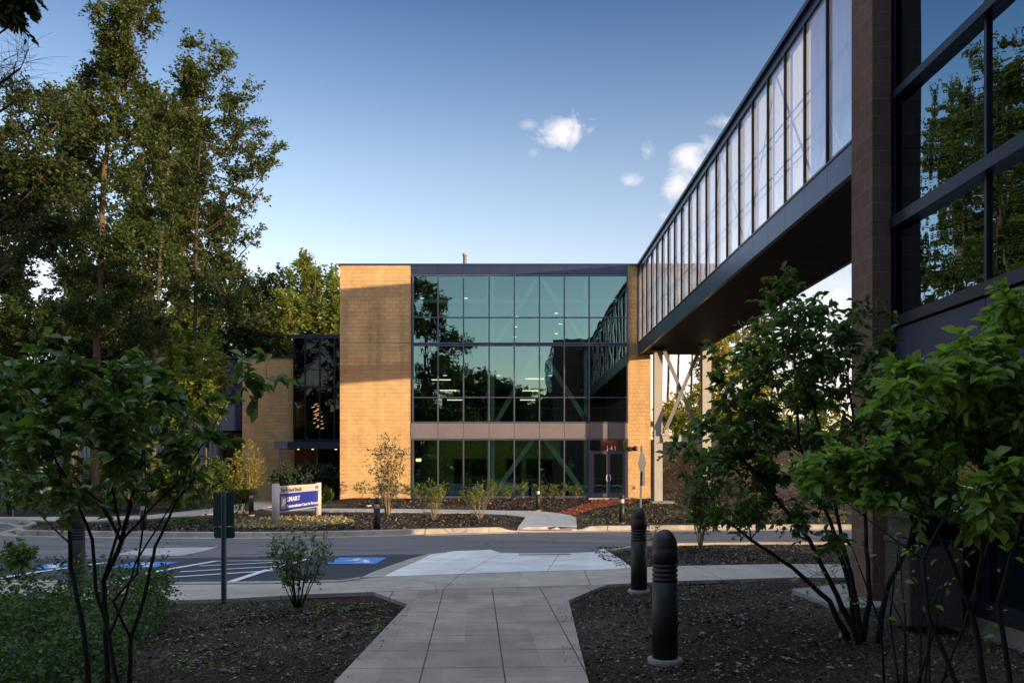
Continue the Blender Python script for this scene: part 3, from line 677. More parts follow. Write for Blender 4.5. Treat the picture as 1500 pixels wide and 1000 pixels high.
# columns
YC = 40.0
def ibeam(mb, x0, x1, y0, y1, z0, z1):
    mb.box(x0, x1, y0, y0+.03, z0, z1); mb.box(x0, x1, y1-.03, y1, z0, z1); xm_ = (x0+x1)/2; mb.box(xm_-.02, xm_+.02, y0+.03, y1-.03, z0, z1)
for x0, x1, y in ((7.22, 7.62, 40.0), (9.38, 9.80, 39.2)):
    mb = MB(); ibeam(mb, x0, x1, y, y+.4, h((x0+x1)/2, y)-.1, zbo-.12); mb.build('column', 'column_paint', BR)
    MB().box(x0-.1, x1+.1, y-.05, y+.5, zbo-.12, zbo+.03).build('bearing', 'dark_metal', BR)
MB().box(7.0, 8.1, 39.5, 40.9, -.4, h(7.4, 40)+.06).build('column_footing', 'slab', BR)
zb1, zb0 = P(0, 637, 40).z, P(0, 648, 40).z
mb = MB(); mb.box(7.62, 9.38, 39.75, 40.05, zb1-.03, zb1); mb.box(7.62, 9.38, 39.75, 40.05, zb0, zb0+.03); mb.box(7.62, 9.38, 39.88, 39.91, zb0+.03, zb1-.03); mb.build('cross_beam', 'column_paint', BR)
for a, b in (((7.65, 39.88, zbo-.1), (9.25, 39.88, zb1+.3)), ((9.35, 39.7, zbo-.1), (7.72, 39.7, zb1+.3))):
    a, b = Vector(a), Vector(b); o = (b-a).normalized(); mb = MB(); mb.beam(a+Vector((0, -.05, 0)), b+Vector((0, -.05, 0)), .17, .05, (0, 1, 0)); mb.beam(a+Vector((0, .02, 0)), b+Vector((0, .02, 0)), .05, .09, (0, 1, 0)); mb.build('diagonal_brace', 'brace_paint', BR)
for x in (7.66, 9.2): MB().box(x, x+.2, 39.7, 39.76, zb1, zb1+.55).build('gusset_plate', 'column_paint', BR)
# ------------------------------------------------------------------ right building
RB = thing('near_building', (10, 3, 0), 'dark glazed building with brown block pier at the right edge', 'building')
XG, YN = 4.5, 9.46
mb = MB(); mb.box(4.22, 4.43, 9.45, 10.02, -.3, 13.2); mb.box(4.432, 17.5, 9.49, 10.0, -.3, 13.2); mb.build('block_pier', 'brown_block', RB)
mb = MB(); mb.box(XG+.02, 17.4, -14, 9.48, 13.0, 13.3); mb.build('roof', 'roof_grey', RB)
MB().box(17.2, 17.5, -14, 9.48, -.3, 13.0).build('rear_wall', 'brown_block', RB)
MB().box(XG+.05, 17.2, -14, -13.8, -.3, 13.0).build('end_wall', 'brown_block', RB)
def zz(r): return CAMZ+r*XG/4.5
ymul = [9.42, 7.65, 5.85, 4.05, 2.25, .45, -1.35, -3.15, -4.95, -6.75, -8.55, -10.35, -12.15, -13.8]
s1, s0 = CAMZ+1.6, CAMZ+1.05
mb = MB()
for a, b in zip(ymul[1:], ymul[:-1]): mb.box(XG-.03, XG+.12, a+.006, b-.006, CAMZ+.95, CAMZ+1.58)
mb.box(XG, XG+.12, -13.8, 9.45, CAMZ+.96, CAMZ+1.57); mb.build('spandrel', 'navy_metal', RB)
mb = MB()
for y in ymul: mb.box(XG-.03, XG+.08, y-.02, y+.02, CAMZ+1.6, 13.0); mb.box(XG-.06, XG+.08, y-.03, y+.03, .28, CAMZ+.95)
for y in (8.36, 6.7): mb.box(XG-.05, XG+.06, y-.025, y+.025, .28, CAMZ+.95)
mb.box(XG-.10, XG+.08, -13.8, 9.42, CAMZ+2.73, CAMZ+2.86); mb.box(XG-.09, XG+.08, -13.8, 9.42, CAMZ+4.2, CAMZ+4.29); mb.box(XG-.08, XG+.08, -13.8, 9.42, CAMZ+6.6, CAMZ+6.7); mb.box(XG-.08, XG+.08, -13.8, 9.42, CAMZ+8.9, CAMZ+9.0)
mb.box(XG-.07, XG+.08, -13.8, 9.42, CAMZ+1.6, CAMZ+1.72); mb.box(XG-.07, XG+.08, -13.8, 9.42, CAMZ+.87, CAMZ+.94); mb.box(XG-.07, XG+.08, -13.8, 9.42, 1.02, 1.07); mb.box(XG-.09, XG+.1, -13.8, 9.42, .15, .30)
mb.box(XG-.04, XG+.04, 9.40, 9.49, .1, 13); mb.build('window_frame', 'dark_metal', RB)
MB().box(XG-.02, XG+.2, -13.8, 9.45, -.3, .15).build('foundation', 'slab', RB)
for a, b in zip(ymul[1:], ymul[:-1]):
    for z0, z1 in ((.30, 1.02), (1.07, CAMZ+.87), (CAMZ+1.72, CAMZ+2.73), (CAMZ+2.86, CAMZ+4.2), (CAMZ+4.29, CAMZ+6.6), (CAMZ+6.7, CAMZ+8.9), (CAMZ+9.0, 13.0)):
        glazed(XG+.0, XG+.012, a+.025, b-.025, z0, z1, 5, 'window_pane', 'glass_dark', RB)
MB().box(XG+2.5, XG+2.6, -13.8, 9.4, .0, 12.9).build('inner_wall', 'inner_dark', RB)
MB().box(XG+.05, 17.2, -13.8, 9.45, CAMZ+1.0, CAMZ+1.4).build('floor_slab', 'inner_dark', RB)
MB().box(XG+.05, 17.2, -13.8, 9.45, .05, .2).build('floor_slab', 'inner_floor', RB)
wlp = thing('louvred_wall_lamp', (4.2, 9.9, 2.9), 'louvred metal lamp on the left face of the brown block pier', 'lamp')
mb = MB()
for k in range(4): mb.box(4.06, 4.215, 9.74, 9.98, 2.95+k*.055, 2.985+k*.055)
mb.build('louvre', 'galvanised', wlp); MB().box(4.10, 4.215, 9.78, 9.94, 2.90, 3.16).build('lamp_body', 'dark_metal', wlp)
slab_poly = gp((1160, 866), (1230, 858), (1330, 858), (1330, 893), (1228, 893)); drape('door_slab', slab_poly, 'slab', .03, .4, .12)
# litter receptacle beside the wall
rc = thing('litter_bin', (4.12, 8.1, 0), 'square aggregate litter bin with dark top against the glazed wall', 'bin')
cx, cy = X_(1352, 8.1), 8.1
mb = MB(); mb.box(cx-.26, cx+.26, cy-.26, cy+.26, .02, .80); mb.build('bin_body', 'aggregate', rc, .02)
mb = MB(); mb.box(cx-.27, cx+.27, cy-.27, cy+.27, .80, .86); mb.box(cx-.24, cx-.20, cy-.24, cy+.24, .86, 1.05); mb.box(cx+.20, cx+.24, cy-.24, cy+.24, .86, 1.05); mb.box(cx-.27, cx+.27, cy-.27, cy+.27, 1.05, 1.12); mb.build('bin_lid', 'dark_metal', rc, .008)
MB().box(cx-.2, cx+.2, cy+.1, cy+.2, .86, 1.05).build('bin_liner', 'inner_dark', rc)
# ------------------------------------------------------------------ entrance wing
YW = 48.0
W = thing('entrance_wing', (X_(430, YW), YW+4, -.5), 'lower tan wing with dark corner glazing and steel canopy left of the tall block', 'building')
wx0, wx1, wx2 = X_(355, YW), X_(431, YW), X_(505, YW); wt = Z_(525, YW)
mb = MB(); zj = Z_(617.5, YW); mb.box(wx0, wx1, YW, YW+6, -1, zj-.015); mb.box(wx0, wx1, YW, YW+6, zj+.015, wt); mb.box(wx0+.03, wx1-.03, YW+.03, YW+5.9, zj-.015, zj+.015); mb.build('masonry_wall', 'tan_block', W)
MB().box(wx0-.05-1.5, wx1+.02, YW-.05, YW+6.1, wt, wt+.09).build('roof_edge', 'navy_metal', W)
mb = MB(); cx0 = X_(320, YW); zz0, zz1 = Z_(630, YW), wt-.01; n = 26
for k in range(n):
    a = zz0+(zz1-zz0)*k/n; mb.box(cx0, wx0-.01, YW+.25, YW+5, a, a+(zz1-zz0)/n*.55); 
mb.box(cx0, wx0-.01, YW+.29, YW+5, zz0, zz1); mb.build('corrugated_panel', 'navy_metal', W)
mb = MB(); mb.box(cx0, wx0-.01, YW+.6, YW+.65, -.6, zz0); mb.build('window_pane', 'glass_wing', W)
mb = MB(); mb.box(cx0, wx0-.01, YW+.5, YW+.6, -.6, -.35)
for q in (cx0, (cx0+wx0)/2, wx0-.08): mb.box(q, q+.06, YW+.52, YW+.6, -.35, zz0)
mb.build('window_frame', 'dark_metal', W)
YG = YW-.5; g0, g1 = X_(430, YG), X_(503, YG); gt = Z_(490, YG)
MB().box(g0-.1, g1, YG-.05, YW+6, gt-.22, gt).build('parapet', 'navy_metal', W)
mb = MB()
for px in (430.5, 447, 468.5, 490): q = X_(px, YG); mb.box(q-.04, q+.04, YG-.05, YG+.1, Z_(644, YG), gt-.22)
for py in (541, 567, 618, 644): w = .05 if py in (567, 644) else .02; mb.box(g0, g1, YG-.04, YG+.08, Z_(py, YG)-w, Z_(py, YG)+w)
mb.box(g0, g1, YG-.02, YG+.15, Z_(650, YG)-.25, Z_(646, YG)); mb.build('window_frame', 'dark_metal', W)
q = [X_(px, YG) for px in (431, 447, 468.5, 490, 503)]
for a, b in zip(q[:-1], q[1:]):
    for u, v in ((567, 492), (644, 567)): glazed(a+.04, b-.04, YG+.02, YG+.035, Z_(u, YG)+.05, Z_(v, YG)-.05, 2, 'window_pane', 'glass_wing', W)
MB().box(g0, g1+.4, YW+5.5, YW+5.7, -.6, gt-.3).build('rear_wall', 'inner_dark', W)
MB().box(g0, g1+.4, YG+.2, YW+5.5, gt-.35, gt-.23).build('roof', 'roof_grey', W)
MB().box(g0, g0+.1, YG+.1, YW+6, Z_(650, YG), gt-.25).build('side_wall', 'dark_metal', W)
MB().box(X_(437, YG), X_(445, YG), YW+3, YW+3.1, Z_(560, YG), Z_(500, YG)).build('inner_partition', 'green_wall', W)
MB().box(g0+1.0, g1+.3, YW+4.2, YW+4.4, -.5, 1.0).build('wood_partition', 'bark_orange', W)
# canopy
YP = 45.2; c0, c1 = X_(402, YP), X_(499, YP); ct, cb = Z_(647.5, YP), Z_(657, YP)
mb = MB(); mb.box(c0, c1, YP, YG, cb, ct); mb.box(c0-.03, c1, YP-.04, YG, ct, ct+.04); mb.build('canopy', 'navy_metal', W)
px_ = X_(411, YP+.3); MB().box(px_-.06, px_+.06, YP+.25, YP+.37, -.5, cb).build('canopy_post', 'navy_metal', W)
mb = MB()
for pp in (437, 458, 492): mb.lathe((X_(pp, YP+1), YP+1, cb-.02), [(.06, 0), (.06, .02)], 12)
mb.build('downlight', 'lamp_glow', W)
ch = thing('chandelier', P(465, 610, 50), 'lit spiral chandelier behind the dark corner glass', 'chandelier')
mb = MB(); st = MB()
for k in range(18):
    t = k/17; p = P(464+4.5*math.sin(k*2.3)+5*t*t+rnd.uniform(-1.5, 1.5), 592+t*35, 50+.25*math.cos(k*1.9)); mb.beam(p-Vector((.10, 0, .03)), p+Vector((.10, 0, .035)), .03, .03)
mb.build('bulb', 'lamp_glow', ch)
c = P(465, 592, 50); MB().tube([c, (c.x, c.y, gt-.4)], .015, 5).build('cord', 'inner_brace', ch)
# long ribbed building behind the trees
YR = 62; R = thing('ribbed_building', (X_(200, YR), YR+4, -.3), 'long pale ribbed metal building behind the trees on the left', 'building')
mb = MB(); a, b = X_(-140, YR), X_(322, YR); mb.box(a, b, YR+.06, YR+12, -.8, Z_(548, YR)); k = a
while k < b-.1: mb.box(k, k+.16, YR, YR+.05, -.8, Z_(548, YR)-.05); k += .34
mb.build('metal_wall', 'ribbed_grey', R); MB().box(a-.1, b+.1, YR-.1, YR+12.1, Z_(548, YR), Z_(545, YR)).build('roof_edge', 'galvanised', R)
mb = MB(); k = a+2
while k < b-2: mb.box(k, k+1.6, YR-.03, YR+.055, .1, 1.5); k += 4.4
mb.build('ribbon_window', 'glass_wing', R)
# ------------------------------------------------------------------ bollards
def bollard(loc, hgt, lens=False, label='', pad=True):
    t = thing('bollard_light', loc, label, 'bollard light', 'bollard lights')
    r = .103; L = Vector(loc); zb_ = hgt-.43 if not lens else hgt-.36
    MB().lathe(L, [(r, -.05), (r, zb_-.004), (r-.006, zb_)], 32).build('post', 'bollard_paint', t)
    mb = MB(); z = zb_; prof = [(r*.8, z)]
    if not lens:
        for k in range(4): prof += [(r*.88, z+.003), (r*.99, z+.007), (r*1.0, z+.028), (r*.88, z+.034)]; z += .037
    else: prof = [(r*.8, z), (r*.8, z+.14)]; z += .14
    prof += [(r*.8, z+.006)]
    mb.lathe(L, prof, 32).build('louvre' if not lens else 'lens', 'bollard_paint' if not lens else 'lens_plastic', t)
    dz = hgt-z-.006; mb = MB(); cp = [(r*.9, z), (r*1.0, z+.005), (r*1.0, z+dz*.42), (r*.975, z+dz*.43), (r*.975, z+dz*.46)]
    for k in range(1, 9): a = k/8*math.pi/2; cp.append((max(.003, r*.975*math.cos(a)), z+dz*.46+dz*.54*math.sin(a)))
    mb.lathe(L, cp, 32).build('cap', 'bollard_paint', t)
    if pad: MB().lathe(L, [(.138, -.06), (.14, .014), (.13, .02)], 28).build('concrete_base', 'slab', t)
    return t
def B_at(px, py, hpx, lens, label, hh=1.07):
    g = G(px, py); bollard(g, hh, lens, label)
B_at(974, 966, 0, False, 'nearest black domed bollard light, in the mulch right of the pink walk')
B_at(936, 865, 0, False, 'black domed bollard light second nearest, at the corner of the sidewalk')
g = G(112, 862); bollard(g, 1.07, False, 'black bollard light behind the stems of the left foreground shrub')
B_at(552, 776, 0, True, 'bollard light across the road below the upright sapling at the tan wall', 1.05)
B_at(911, 765.5, 0, True, 'bollard light across the road in the weedy bed below the glass doors')
B_at(788, 747, 0, True, 'bollard light at the edge of the far path under the glass wall')
B_at(210, 777, 0, True, 'bollard light on the far bed left of the street sign back', 1.0)
B_at(368, 754, 0, True, 'bollard light just left of the blue building sign', 1.05)
# ------------------------------------------------------------------ building sign
pL, pR = G(404, 767), G(466, 753.5); 
S = thing('building_sign', pL.lerp(pR, .5), 'blue and grey building sign between two white posts on the far bed', 'sign')
zt_ = P(404, 708, pL.y).z; zt2 = P(466, 706.5, pR.y).z
for p, ztt in ((pL, zt_), (pR, zt2)): MB().lathe((p.x, p.y, 0), [(.13, p.z-.1), (.13, ztt)], 24).build('post', 'sign_white', S)
d = (pR-pL); d.z = 0; Ls = d.length; d.normalize(); nrm = Vector((d.y, -d.x, 0))
za, zb_ = P(404, 712, pL.y).z, P(404, 751, pL.y).z
a = pL+d*.16+nrm*.03; b = pR-d*.10+nrm*.03
def sq(u0, u1, v0, v1, off, mat, nm, th=.02):
    mb = MB(); L2 = (b-a).length; p = lambda u, v, o: Vector((a.x+d.x*u*L2+nrm.x*o, a.y+d.y*u*L2+nrm.y*o, zb_+(za-zb_)*v))
    vs = [p(u0, v0, off-th), p(u1, v0, off-th), p(u1, v1, off-th), p(u0, v1, off-th), p(u0, v0, off), p(u1, v0, off), p(u1, v1, off), p(u0, v1, off)]
    mb.add(vs, [(0, 3, 2, 1), (4, 5, 6, 7), (0, 1, 5, 4), (1, 2, 6, 5), (2, 3, 7, 6), (3, 0, 4, 7)]); return mb.build(nm, mat, S)
sq(0, 1, 0, 1, 0, 'sign_white', 'panel', .08); sq(.03, 1, .035, .71, .012, 'sign_blue', 'blue_panel', .010)
plain('logo_grey', (.25, .27, .29), .5); sq(.05, .155, .12, .6, .020, 'logo_grey', 'emblem', .006)
H_ = za-zb_; L2 = (b-a).length
def sp(u, v, o=.024): return (a.x+d.x*u*L2+nrm.x*o, a.y+d.y*u*L2+nrm.y*o, zb_+H_*v)
mb = MB()
for pts in (((.06, .22), (.085, .34), (.10, .50)), ((.065, .27), (.10, .35), (.145, .45)), ((.075, .22), (.11, .30), (.148, .38)), ((.09, .40), (.115, .45), (.148, .5))):
    q = [Vector(sp(*p)) for p in pts]; mb.tube(q, .022, 5)
mb.build('emblem_mark', 'white_paint', S)
def fit(s, u0, u1, v, hgt, mat, nm='lettering'):
    c = bpy.data.curves.new('m', 'FONT'); c.body = s; c.size = hgt; t = bpy.data.objects.new('m', c); COL.objects.link(t); dg = bpy.context.evaluated_depsgraph_get(); dg.update(); w = t.evaluated_get(dg).dimensions.x; bpy.data.objects.remove(t)
    text(s, hgt, sp(u0, v), d, (0, 0, 1), mat, S, nm, sx=(u1-u0)*L2/max(w*1.05, .01))
fit('The Richard Desich', .045, .50, .76, H_*.23, 'inner_dark'); fit('141', .91, .985, .79, H_*.21, 'inner_dark')
fit('SMART', .18, .48, .38, H_*.27, 'white_paint'); fit('Commercialization Center for Microsystems', .175, .975, .14, H_*.175, 'white_paint')
# ------------------------------------------------------------------ road signs
def post_tube(mb, x, y, z0, z1, w=.045):
    mb.box(x-w/2, x-w/2+.012, y, y+.03, z0, z1); mb.box(x+w/2-.012, x+w/2, y, y+.03, z0, z1); mb.box(x-w/2, x+w/2, y+.03, y+.036, z0, z1)
g = G(329, 879.5); T = thing('street_sign', g, 'back of a low green street sign on a perforated post by the parking', 'sign')
mb = MB(); post_tube(mb, g.x, g.y-.04, g.z-.1, P(0, 719, g.y).z, .055)
k = g.z+.08
while k < P(0, 725, g.y).z: mb.box(g.x-.006, g.x+.006, g.y-.012, g.y-.009, k, k+.012); k += .035
mb.build('post', 'galvanised', T)
def plate(y, x0, x1, z0, z1, nm, par, mat='sign_back', r=.025):
    mb = MB(); pts = []
    for cx_, cz_, a0 in ((x1-r, z1-r, 0), (x0+r, z1-r, 90), (x0+r, z0+r, 180), (x1-r, z0+r, 270)):
        for q in range(4): t = math.radians(a0+q*30); pts.append((cx_+r*math.cos(t), cz_+r*math.sin(t)))
    n = len(pts); mb.add([(p[0], y, p[1]) for p in pts]+[(p[0], y+.004, p[1]) for p in pts], [tuple(range(n)), tuple(range(n, 2*n))[::-1]]+[(i, (i+1) % n, n+(i+1) % n, n+i) for i in range(n)]); return mb.build(nm, mat, par)
yp = g.y+.003; sx0, sx1 = P(312, 0, g.y).x, P(342.5, 0, g.y).x
plate(yp, sx0, sx1, P(0, 770, g.y).z, P(0, 721.5, g.y).z, 'sign_plate', T); plate(yp, sx0+.01, sx1+.01, P(0, 788, g.y).z, P(0, 771.5, g.y).z, 'lower_plate', T)
g = G(938, 772); T = thing('edge_on_sign', g, 'diamond road sign seen edge-on behind the second nearest bollard', 'sign')
zt_ = P(0, 652, g.y).z; MB().beam((g.x, g.y, g.z-.1), (g.x+.04, g.y, zt_), .06, .06, (0, 1, 0)).build('post', 'galvanised', T)
cz = P(0, 678, g.y).z; mb = MB(); c = Vector((g.x+.05, g.y-.05, cz)); u = Vector((.20, .38, 0)); v = Vector((0, 0, .52)); nn = Vector((.004, -.002, 0))
mb.add([c+u+nn, c+v+nn, c-u+nn, c-v+nn, c+u-nn, c+v-nn, c-u-nn, c-v-nn], [(0, 1, 2, 3), (7, 6, 5, 4), (0, 4, 5, 1), (1, 5, 6, 2), (2, 6, 7, 3), (3, 7, 4, 0)]); mb.build('diamond_plate', 'galvanised', T)
z0, z1 = P(0, 711, g.y).z, P(0, 690, g.y).z; MB().beam((g.x+.08, g.y-.05, z0), (g.x+.08, g.y-.05, z1), .09, .3, (0, 1, 0)).build('lower_plate', 'galvanised', T)
for px, y0, y1, lb, m in ((155.5, 690, 740, 'small blue parking sign under the leaves across the road', 'isa_blue'), (19, 703, 745, 'white sign on a thin post at the far left edge across the road', 'sign_white'), (214, 700, 765, 'thin dark signpost beside the far left bollard light', 'sign_back')):
    y = 33.0; g = gz(X_(px, y), y); T = thing('parking_sign', g, lb, 'sign'); zt_ = Z_(y0, y)
    MB().box(g.x-.03, g.x+.03, y, y+.03, g.z-.1, zt_).build('post', 'galvanised', T); MB().box(g.x-.15, g.x+.15, y-.02, y-.002, zt_-.45, zt_).build('sign_plate', m, T)
    MB().box(g.x-.09, g.x+.09, y-.026, y-.021, zt_-.32, zt_-.12).build('plate_symbol', 'white_paint' if m == 'isa_blue' else 'sign_back', T)
# ground spotlights
for px, py, lb in ((540, 741, 'small ground spotlight before the tan wall, right of the blue sign'), (113, 754, 'small ground spotlight at the left end of the far path')):
    g = G(px, py); T = thing('spotlight', g, lb, 'spotlight'); MB().lathe(g, [(.14, -.03), (.14, .05), (.1, .06)], 16).build('base', 'path_far', T)
    MB().tube([g+Vector((0, 0, .06)), g+Vector((0, 0, .2))], .02, 8).build('stem', 'dark_metal', T); MB().tube([g+Vector((0, -.08, .16)), g+Vector((0, .1, .34))], [.07, .09], 14).build('lamp_head', 'dark_metal', T)
# ------------------------------------------------------------------ trees and shrubs
def bl(px, py, y, rx, ry, n, dy=0., dr=None):
    k = F/y; r = rx/k; return (P(px, py, y+dy), (r, dr or r*.9, ry/k), n)
def blobs(y, L, n=40, jit=1.5):
    n *= 2.2
    return [bl(px, py, y, rx, ry, int(n*rx*ry/2500)+4, rnd.uniform(-jit, jit)) for px, py, rx, ry in L]
def tk(y, L):
    out = []
    for i, q in enumerate(L):
        px, py, r = q[:3]; yy = y+(q[3] if len(q) > 3 else 0); out.append((P(px, py, yy), r))
    return out
def tree(label, y, trunk, L, leaf='leaf_tree', bark='bark_orange', n=40, ls=.155, lpt=46, group='tall trees on the left', name='deciduous_tree', twl=.85, extra=(), jit=1.5, **kw):
    px, py = trunk[0][:2]; b = P(px, py, y); g = gz(b.x, b.y); t = [(g+Vector((0, 0, -.1)), trunk[0][2])]+tk(y, trunk[1:] if py > 640 else trunk)
    return plant(name, label, 'tree', g, [t]+[tk(y, e) for e in extra], blobs(y, L, n, jit), twl, lpt, ls, leaf, bark, group, tr=.008, spread=.5, upb=.35, lw=.62, clump=.09, limb=.010, **kw)
tree('tallest tree at left, straight pale trunk, crown cut by the top edge', 36, [(141, 735, .19), (140, 540, .16), (147, 380, .13), (152, 250, .11), (165, 170, .09), (185, 90, .06), (200, 20, .03)],
     [(195, -6, 38, 26), (205, 30, 38, 28), (165, 34, 32, 26), (200, 78, 42, 24), (160, 84, 22, 20), (178, 118, 32, 18), (172, 150, 34, 20), (120, 112, 26, 18), (105, 150, 34, 24), (150, 180, 46, 24), (206, 128, 16, 12),
      (100, 200, 40, 28), (196, 205, 36, 24), (140, 235, 44, 22), (85, 255, 34, 24), (205, 268, 42, 24), (120, 300, 40, 22), (195, 330, 38, 24), (98, 350, 40, 22), (168, 372, 36, 20), (115, 408, 44, 22), (200, 410, 44, 26), (165, 452, 48, 24), (95, 462, 36, 20), (210, 490, 40, 22)], n=44)
tree('tall tree with feathery open crown, right of the tallest, beside open sky', 40, [(287, 735, .15), (286, 520, .10), (287, 380, .085), (290, 250, .06), (298, 150, .04), (306, 80, .025)],
     [(306, 72, 26, 16), (286, 100, 32, 18), (324, 108, 26, 16), (270, 132, 26, 16), (302, 140, 34, 18), (346, 140, 20, 12), (268, 170, 28, 16), (330, 172, 34, 18), (292, 196, 34, 18), (362, 192, 28, 15), (386, 222, 26, 16), (345, 228, 36, 18), (398, 246, 14, 10), (282, 240, 34, 20),
      (322, 268, 34, 18), (364, 262, 26, 14), (262, 290, 30, 18), (300, 310, 30, 18), (352, 300, 26, 14), (338, 336, 30, 14), (376, 346, 14, 8), (278, 352, 36, 18), (250, 395, 36, 20), (312, 386, 36, 18), (346, 408, 26, 16), (285, 432, 38, 20), (330, 452, 34, 18)], n=42, ls=.145, bark='bark_dark')
tree('dark leafy tree at the far left with a leaning orange limb', 30, [(-10, 735, .2), (-15, 500, .18), (-20, 380, .15), (-12, 290, .12), (25, 220, .08), (60, 170, .04)],
     [(18, 175, 40, 20), (52, 152, 28, 16), (80, 184, 30, 18), (30, 215, 42, 22), (72, 240, 38, 22), (10, 262, 36, 22), (50, 285, 44, 24), (92, 282, 30, 20), (15, 322, 38, 22), (66, 330, 38, 22), (108, 322, 24, 16), (90, 300, 24, 18), (20, 375, 28, 12), (-20, 300, 50, 50), (0, 410, 38, 22)], 'leaf_dark', n=46, ls=.14)
tree('mid height tree filling the gap between the two tallest trees', 47, [(225, 740, .14), (226, 560, .12), (232, 420, .10), (240, 300, .07), (236, 200, .03)],
     [(228, 150, 24, 22), (245, 176, 30, 20), (218, 200, 30, 20), (248, 222, 34, 20), (226, 250, 34, 20), (252, 275, 32, 20), (225, 300, 34, 20), (245, 330, 34, 18), (215, 352, 34, 18), (235, 392, 40, 22), (212, 440, 40, 22), (252, 452, 34, 18), (230, 485, 50, 18)], 'leaf_dark', n=44, ls=.17)
und = [('rounded tree low at the far left edge of the wood', 50, 30, 480, 60, 55, 'leaf_tree'), ('bushy tree low behind the tallest trunk', 52, 105, 505, 60, 50, 'leaf_tree'), ('bushy tree low between the two tall trunks', 54, 190, 520, 60, 50, 'leaf_dark'),
       ('leafy tree low beneath the feathery crown', 50, 262, 505, 55, 50, 'leaf_lime'), ('lime green sapling lit by sun before the ribbed building', 38, 265, 575, 42, 55, 'leaf_lime'), ('lime green bushy tree left of the corrugated panel', 44, 302, 565, 22, 50, 'leaf_lime'),
       ('young tree just above the far path at left', 37, 95, 600, 60, 50, 'leaf_lime'), ('sunlit young tree above the far path at the left edge', 35, 15, 600, 55, 55, 'leaf_lime'), ('young tree beside the small blue parking sign', 39, 185, 610, 60, 50, 'leaf_lime'), ('dark tree behind the left end of the low wing', 60, 330, 470, 55, 48, 'leaf_dark')]
for lb, y, px, py, rx, ry, lf in und:
    L = [(px, py-ry*.75, rx*.5, ry*.4), (px-rx*.5, py-ry*.3, rx*.5, ry*.4), (px+rx*.5, py-ry*.35, rx*.5, ry*.4), (px, py, rx*.6, ry*.45), (px-rx*.65, py+ry*.35, rx*.45, ry*.4), (px+rx*.6, py+ry*.3, rx*.45, ry*.4), (px, py+ry*.8, rx*.6, ry*.4)]
    tree(lb, y, [(px+rnd.uniform(-6, 6), 735, .055), (px, py+ry, .05), (px+3, py, .035), (px, py-ry*.6, .02)], L, lf, n=62, ls=.2, group='smaller trees along the wood edge', name='young_tree', twl=.8)
for lb, y, px, py, rx, ry, lf in (('green undergrowth bush above the far path at the left edge', 35.5, 20, 705, 50, 34, 'leaf_shrub'), ('green undergrowth bush above the far path behind the shrub stems', 36.5, 105, 700, 50, 34, 'leaf_lime'), ('green undergrowth bush left of the far bollard', 37.5, 185, 696, 46, 34, 'leaf_shrub'), ('green undergrowth bush before the ribbed wall', 38.5, 262, 690, 44, 36, 'leaf_lime'), ('green undergrowth bush at the corner of the ribbed building', 46, 318, 700, 26, 24, 'leaf_shrub')):
    g = gz(X_(px, y), y); plant('undergrowth_bush', lb, 'bush', g, [[(g, .03), (g+Vector((.1, 0, .8)), .015)], [(g+Vector((-.3, .2, 0)), .02), (g+Vector((-.6, .2, .7)), .01)], [(g+Vector((.3, .1, 0)), .02), (g+Vector((.7, 0, .7)), .01)]],
          [bl(px-rx*.5, py, y, rx*.6, ry*.8, 45), bl(px+rx*.5, py, y, rx*.6, ry*.8, 45), bl(px, py-ry*.5, y, rx*.5, ry*.6, 35), bl(px, py+ry*.5, y, rx*.9, ry*.5, 50)], .5, 26, .11, lf, 'bark_dark', 'bushes along the wood edge', tr=.006, lw=.6, clump=.05)
for lb, px, y, tp, rx in (('tall background tree behind the gap between the two tallest trunks', 212, 54, 130, 42), ('tall background tree behind the feathery crown', 270, 57, 140, 40), ('tall background tree left of the tallest trunk', 110, 58, 170, 50), ('tall background tree at the far left', 35, 60, 315, 60), ('background tree just left of the dark tree behind the wing', 322, 60, 300, 34), ('background tree low behind the tallest trunk', 160, 62, 330, 50)):
    L = []; yy = tp+12
    while yy < 560:
        f = min(1, (yy-tp)/90+.35)
        for k in range(3): L.append((px+rnd.uniform(-1, 1)*rx*f*.8, yy+rnd.uniform(-8, 8), rx*.42, 19))
        yy += 25
    tree(lb, y, [(px, 735, .2), (px+3, 560, .15), (px-2, 420, .1), (px, tp+12, .03)], L, rnd.choice(('leaf_dark', 'leaf_tree')), n=36, ls=.27, group='background trees on the left', name='background_tree', twl=1.2, lpt=24)
# trees behind the wing
for lb, y, px, tp, rx, lf in (('pale green airy tree beside the left edge of the tall block', 66, 462, 385, 46, 'leaf_lime'), ('darker rounded tree left of the airy pale tree', 70, 400, 408, 36, 'leaf_tree'), ('tree behind the low wing between tall crown and airy tree', 72, 362, 412, 32, 'leaf_tree'), ('dense dark tree low behind the low wing roof', 60, 375, 470, 40, 'leaf_dark'), ('yellow green slender tree just above the wing parapet', 62, 425, 440, 34, 'leaf_lime'), ('slender tree touching the tall block above its corner glazing', 64, 492, 425, 26, 'leaf_lime')):
    L = []; yy = tp+14; w = rx*.4
    while yy < 560:
        f = min(1, (yy-tp)/70+.35)
        for k in range(3): L.append((px+rnd.uniform(-1, 1)*rx*f*.75, yy+rnd.uniform(-6, 6), rx*.42, 17))
        yy += 20
    tree(lb, y, [(px+4, 700, .14), (px+5, 560, .11), (px-2, 480, .07), (px, tp+10, .02)], L, lf, n=70, ls=.27, group='trees behind the low wing', name='background_tree', twl=1.3, lpt=26)
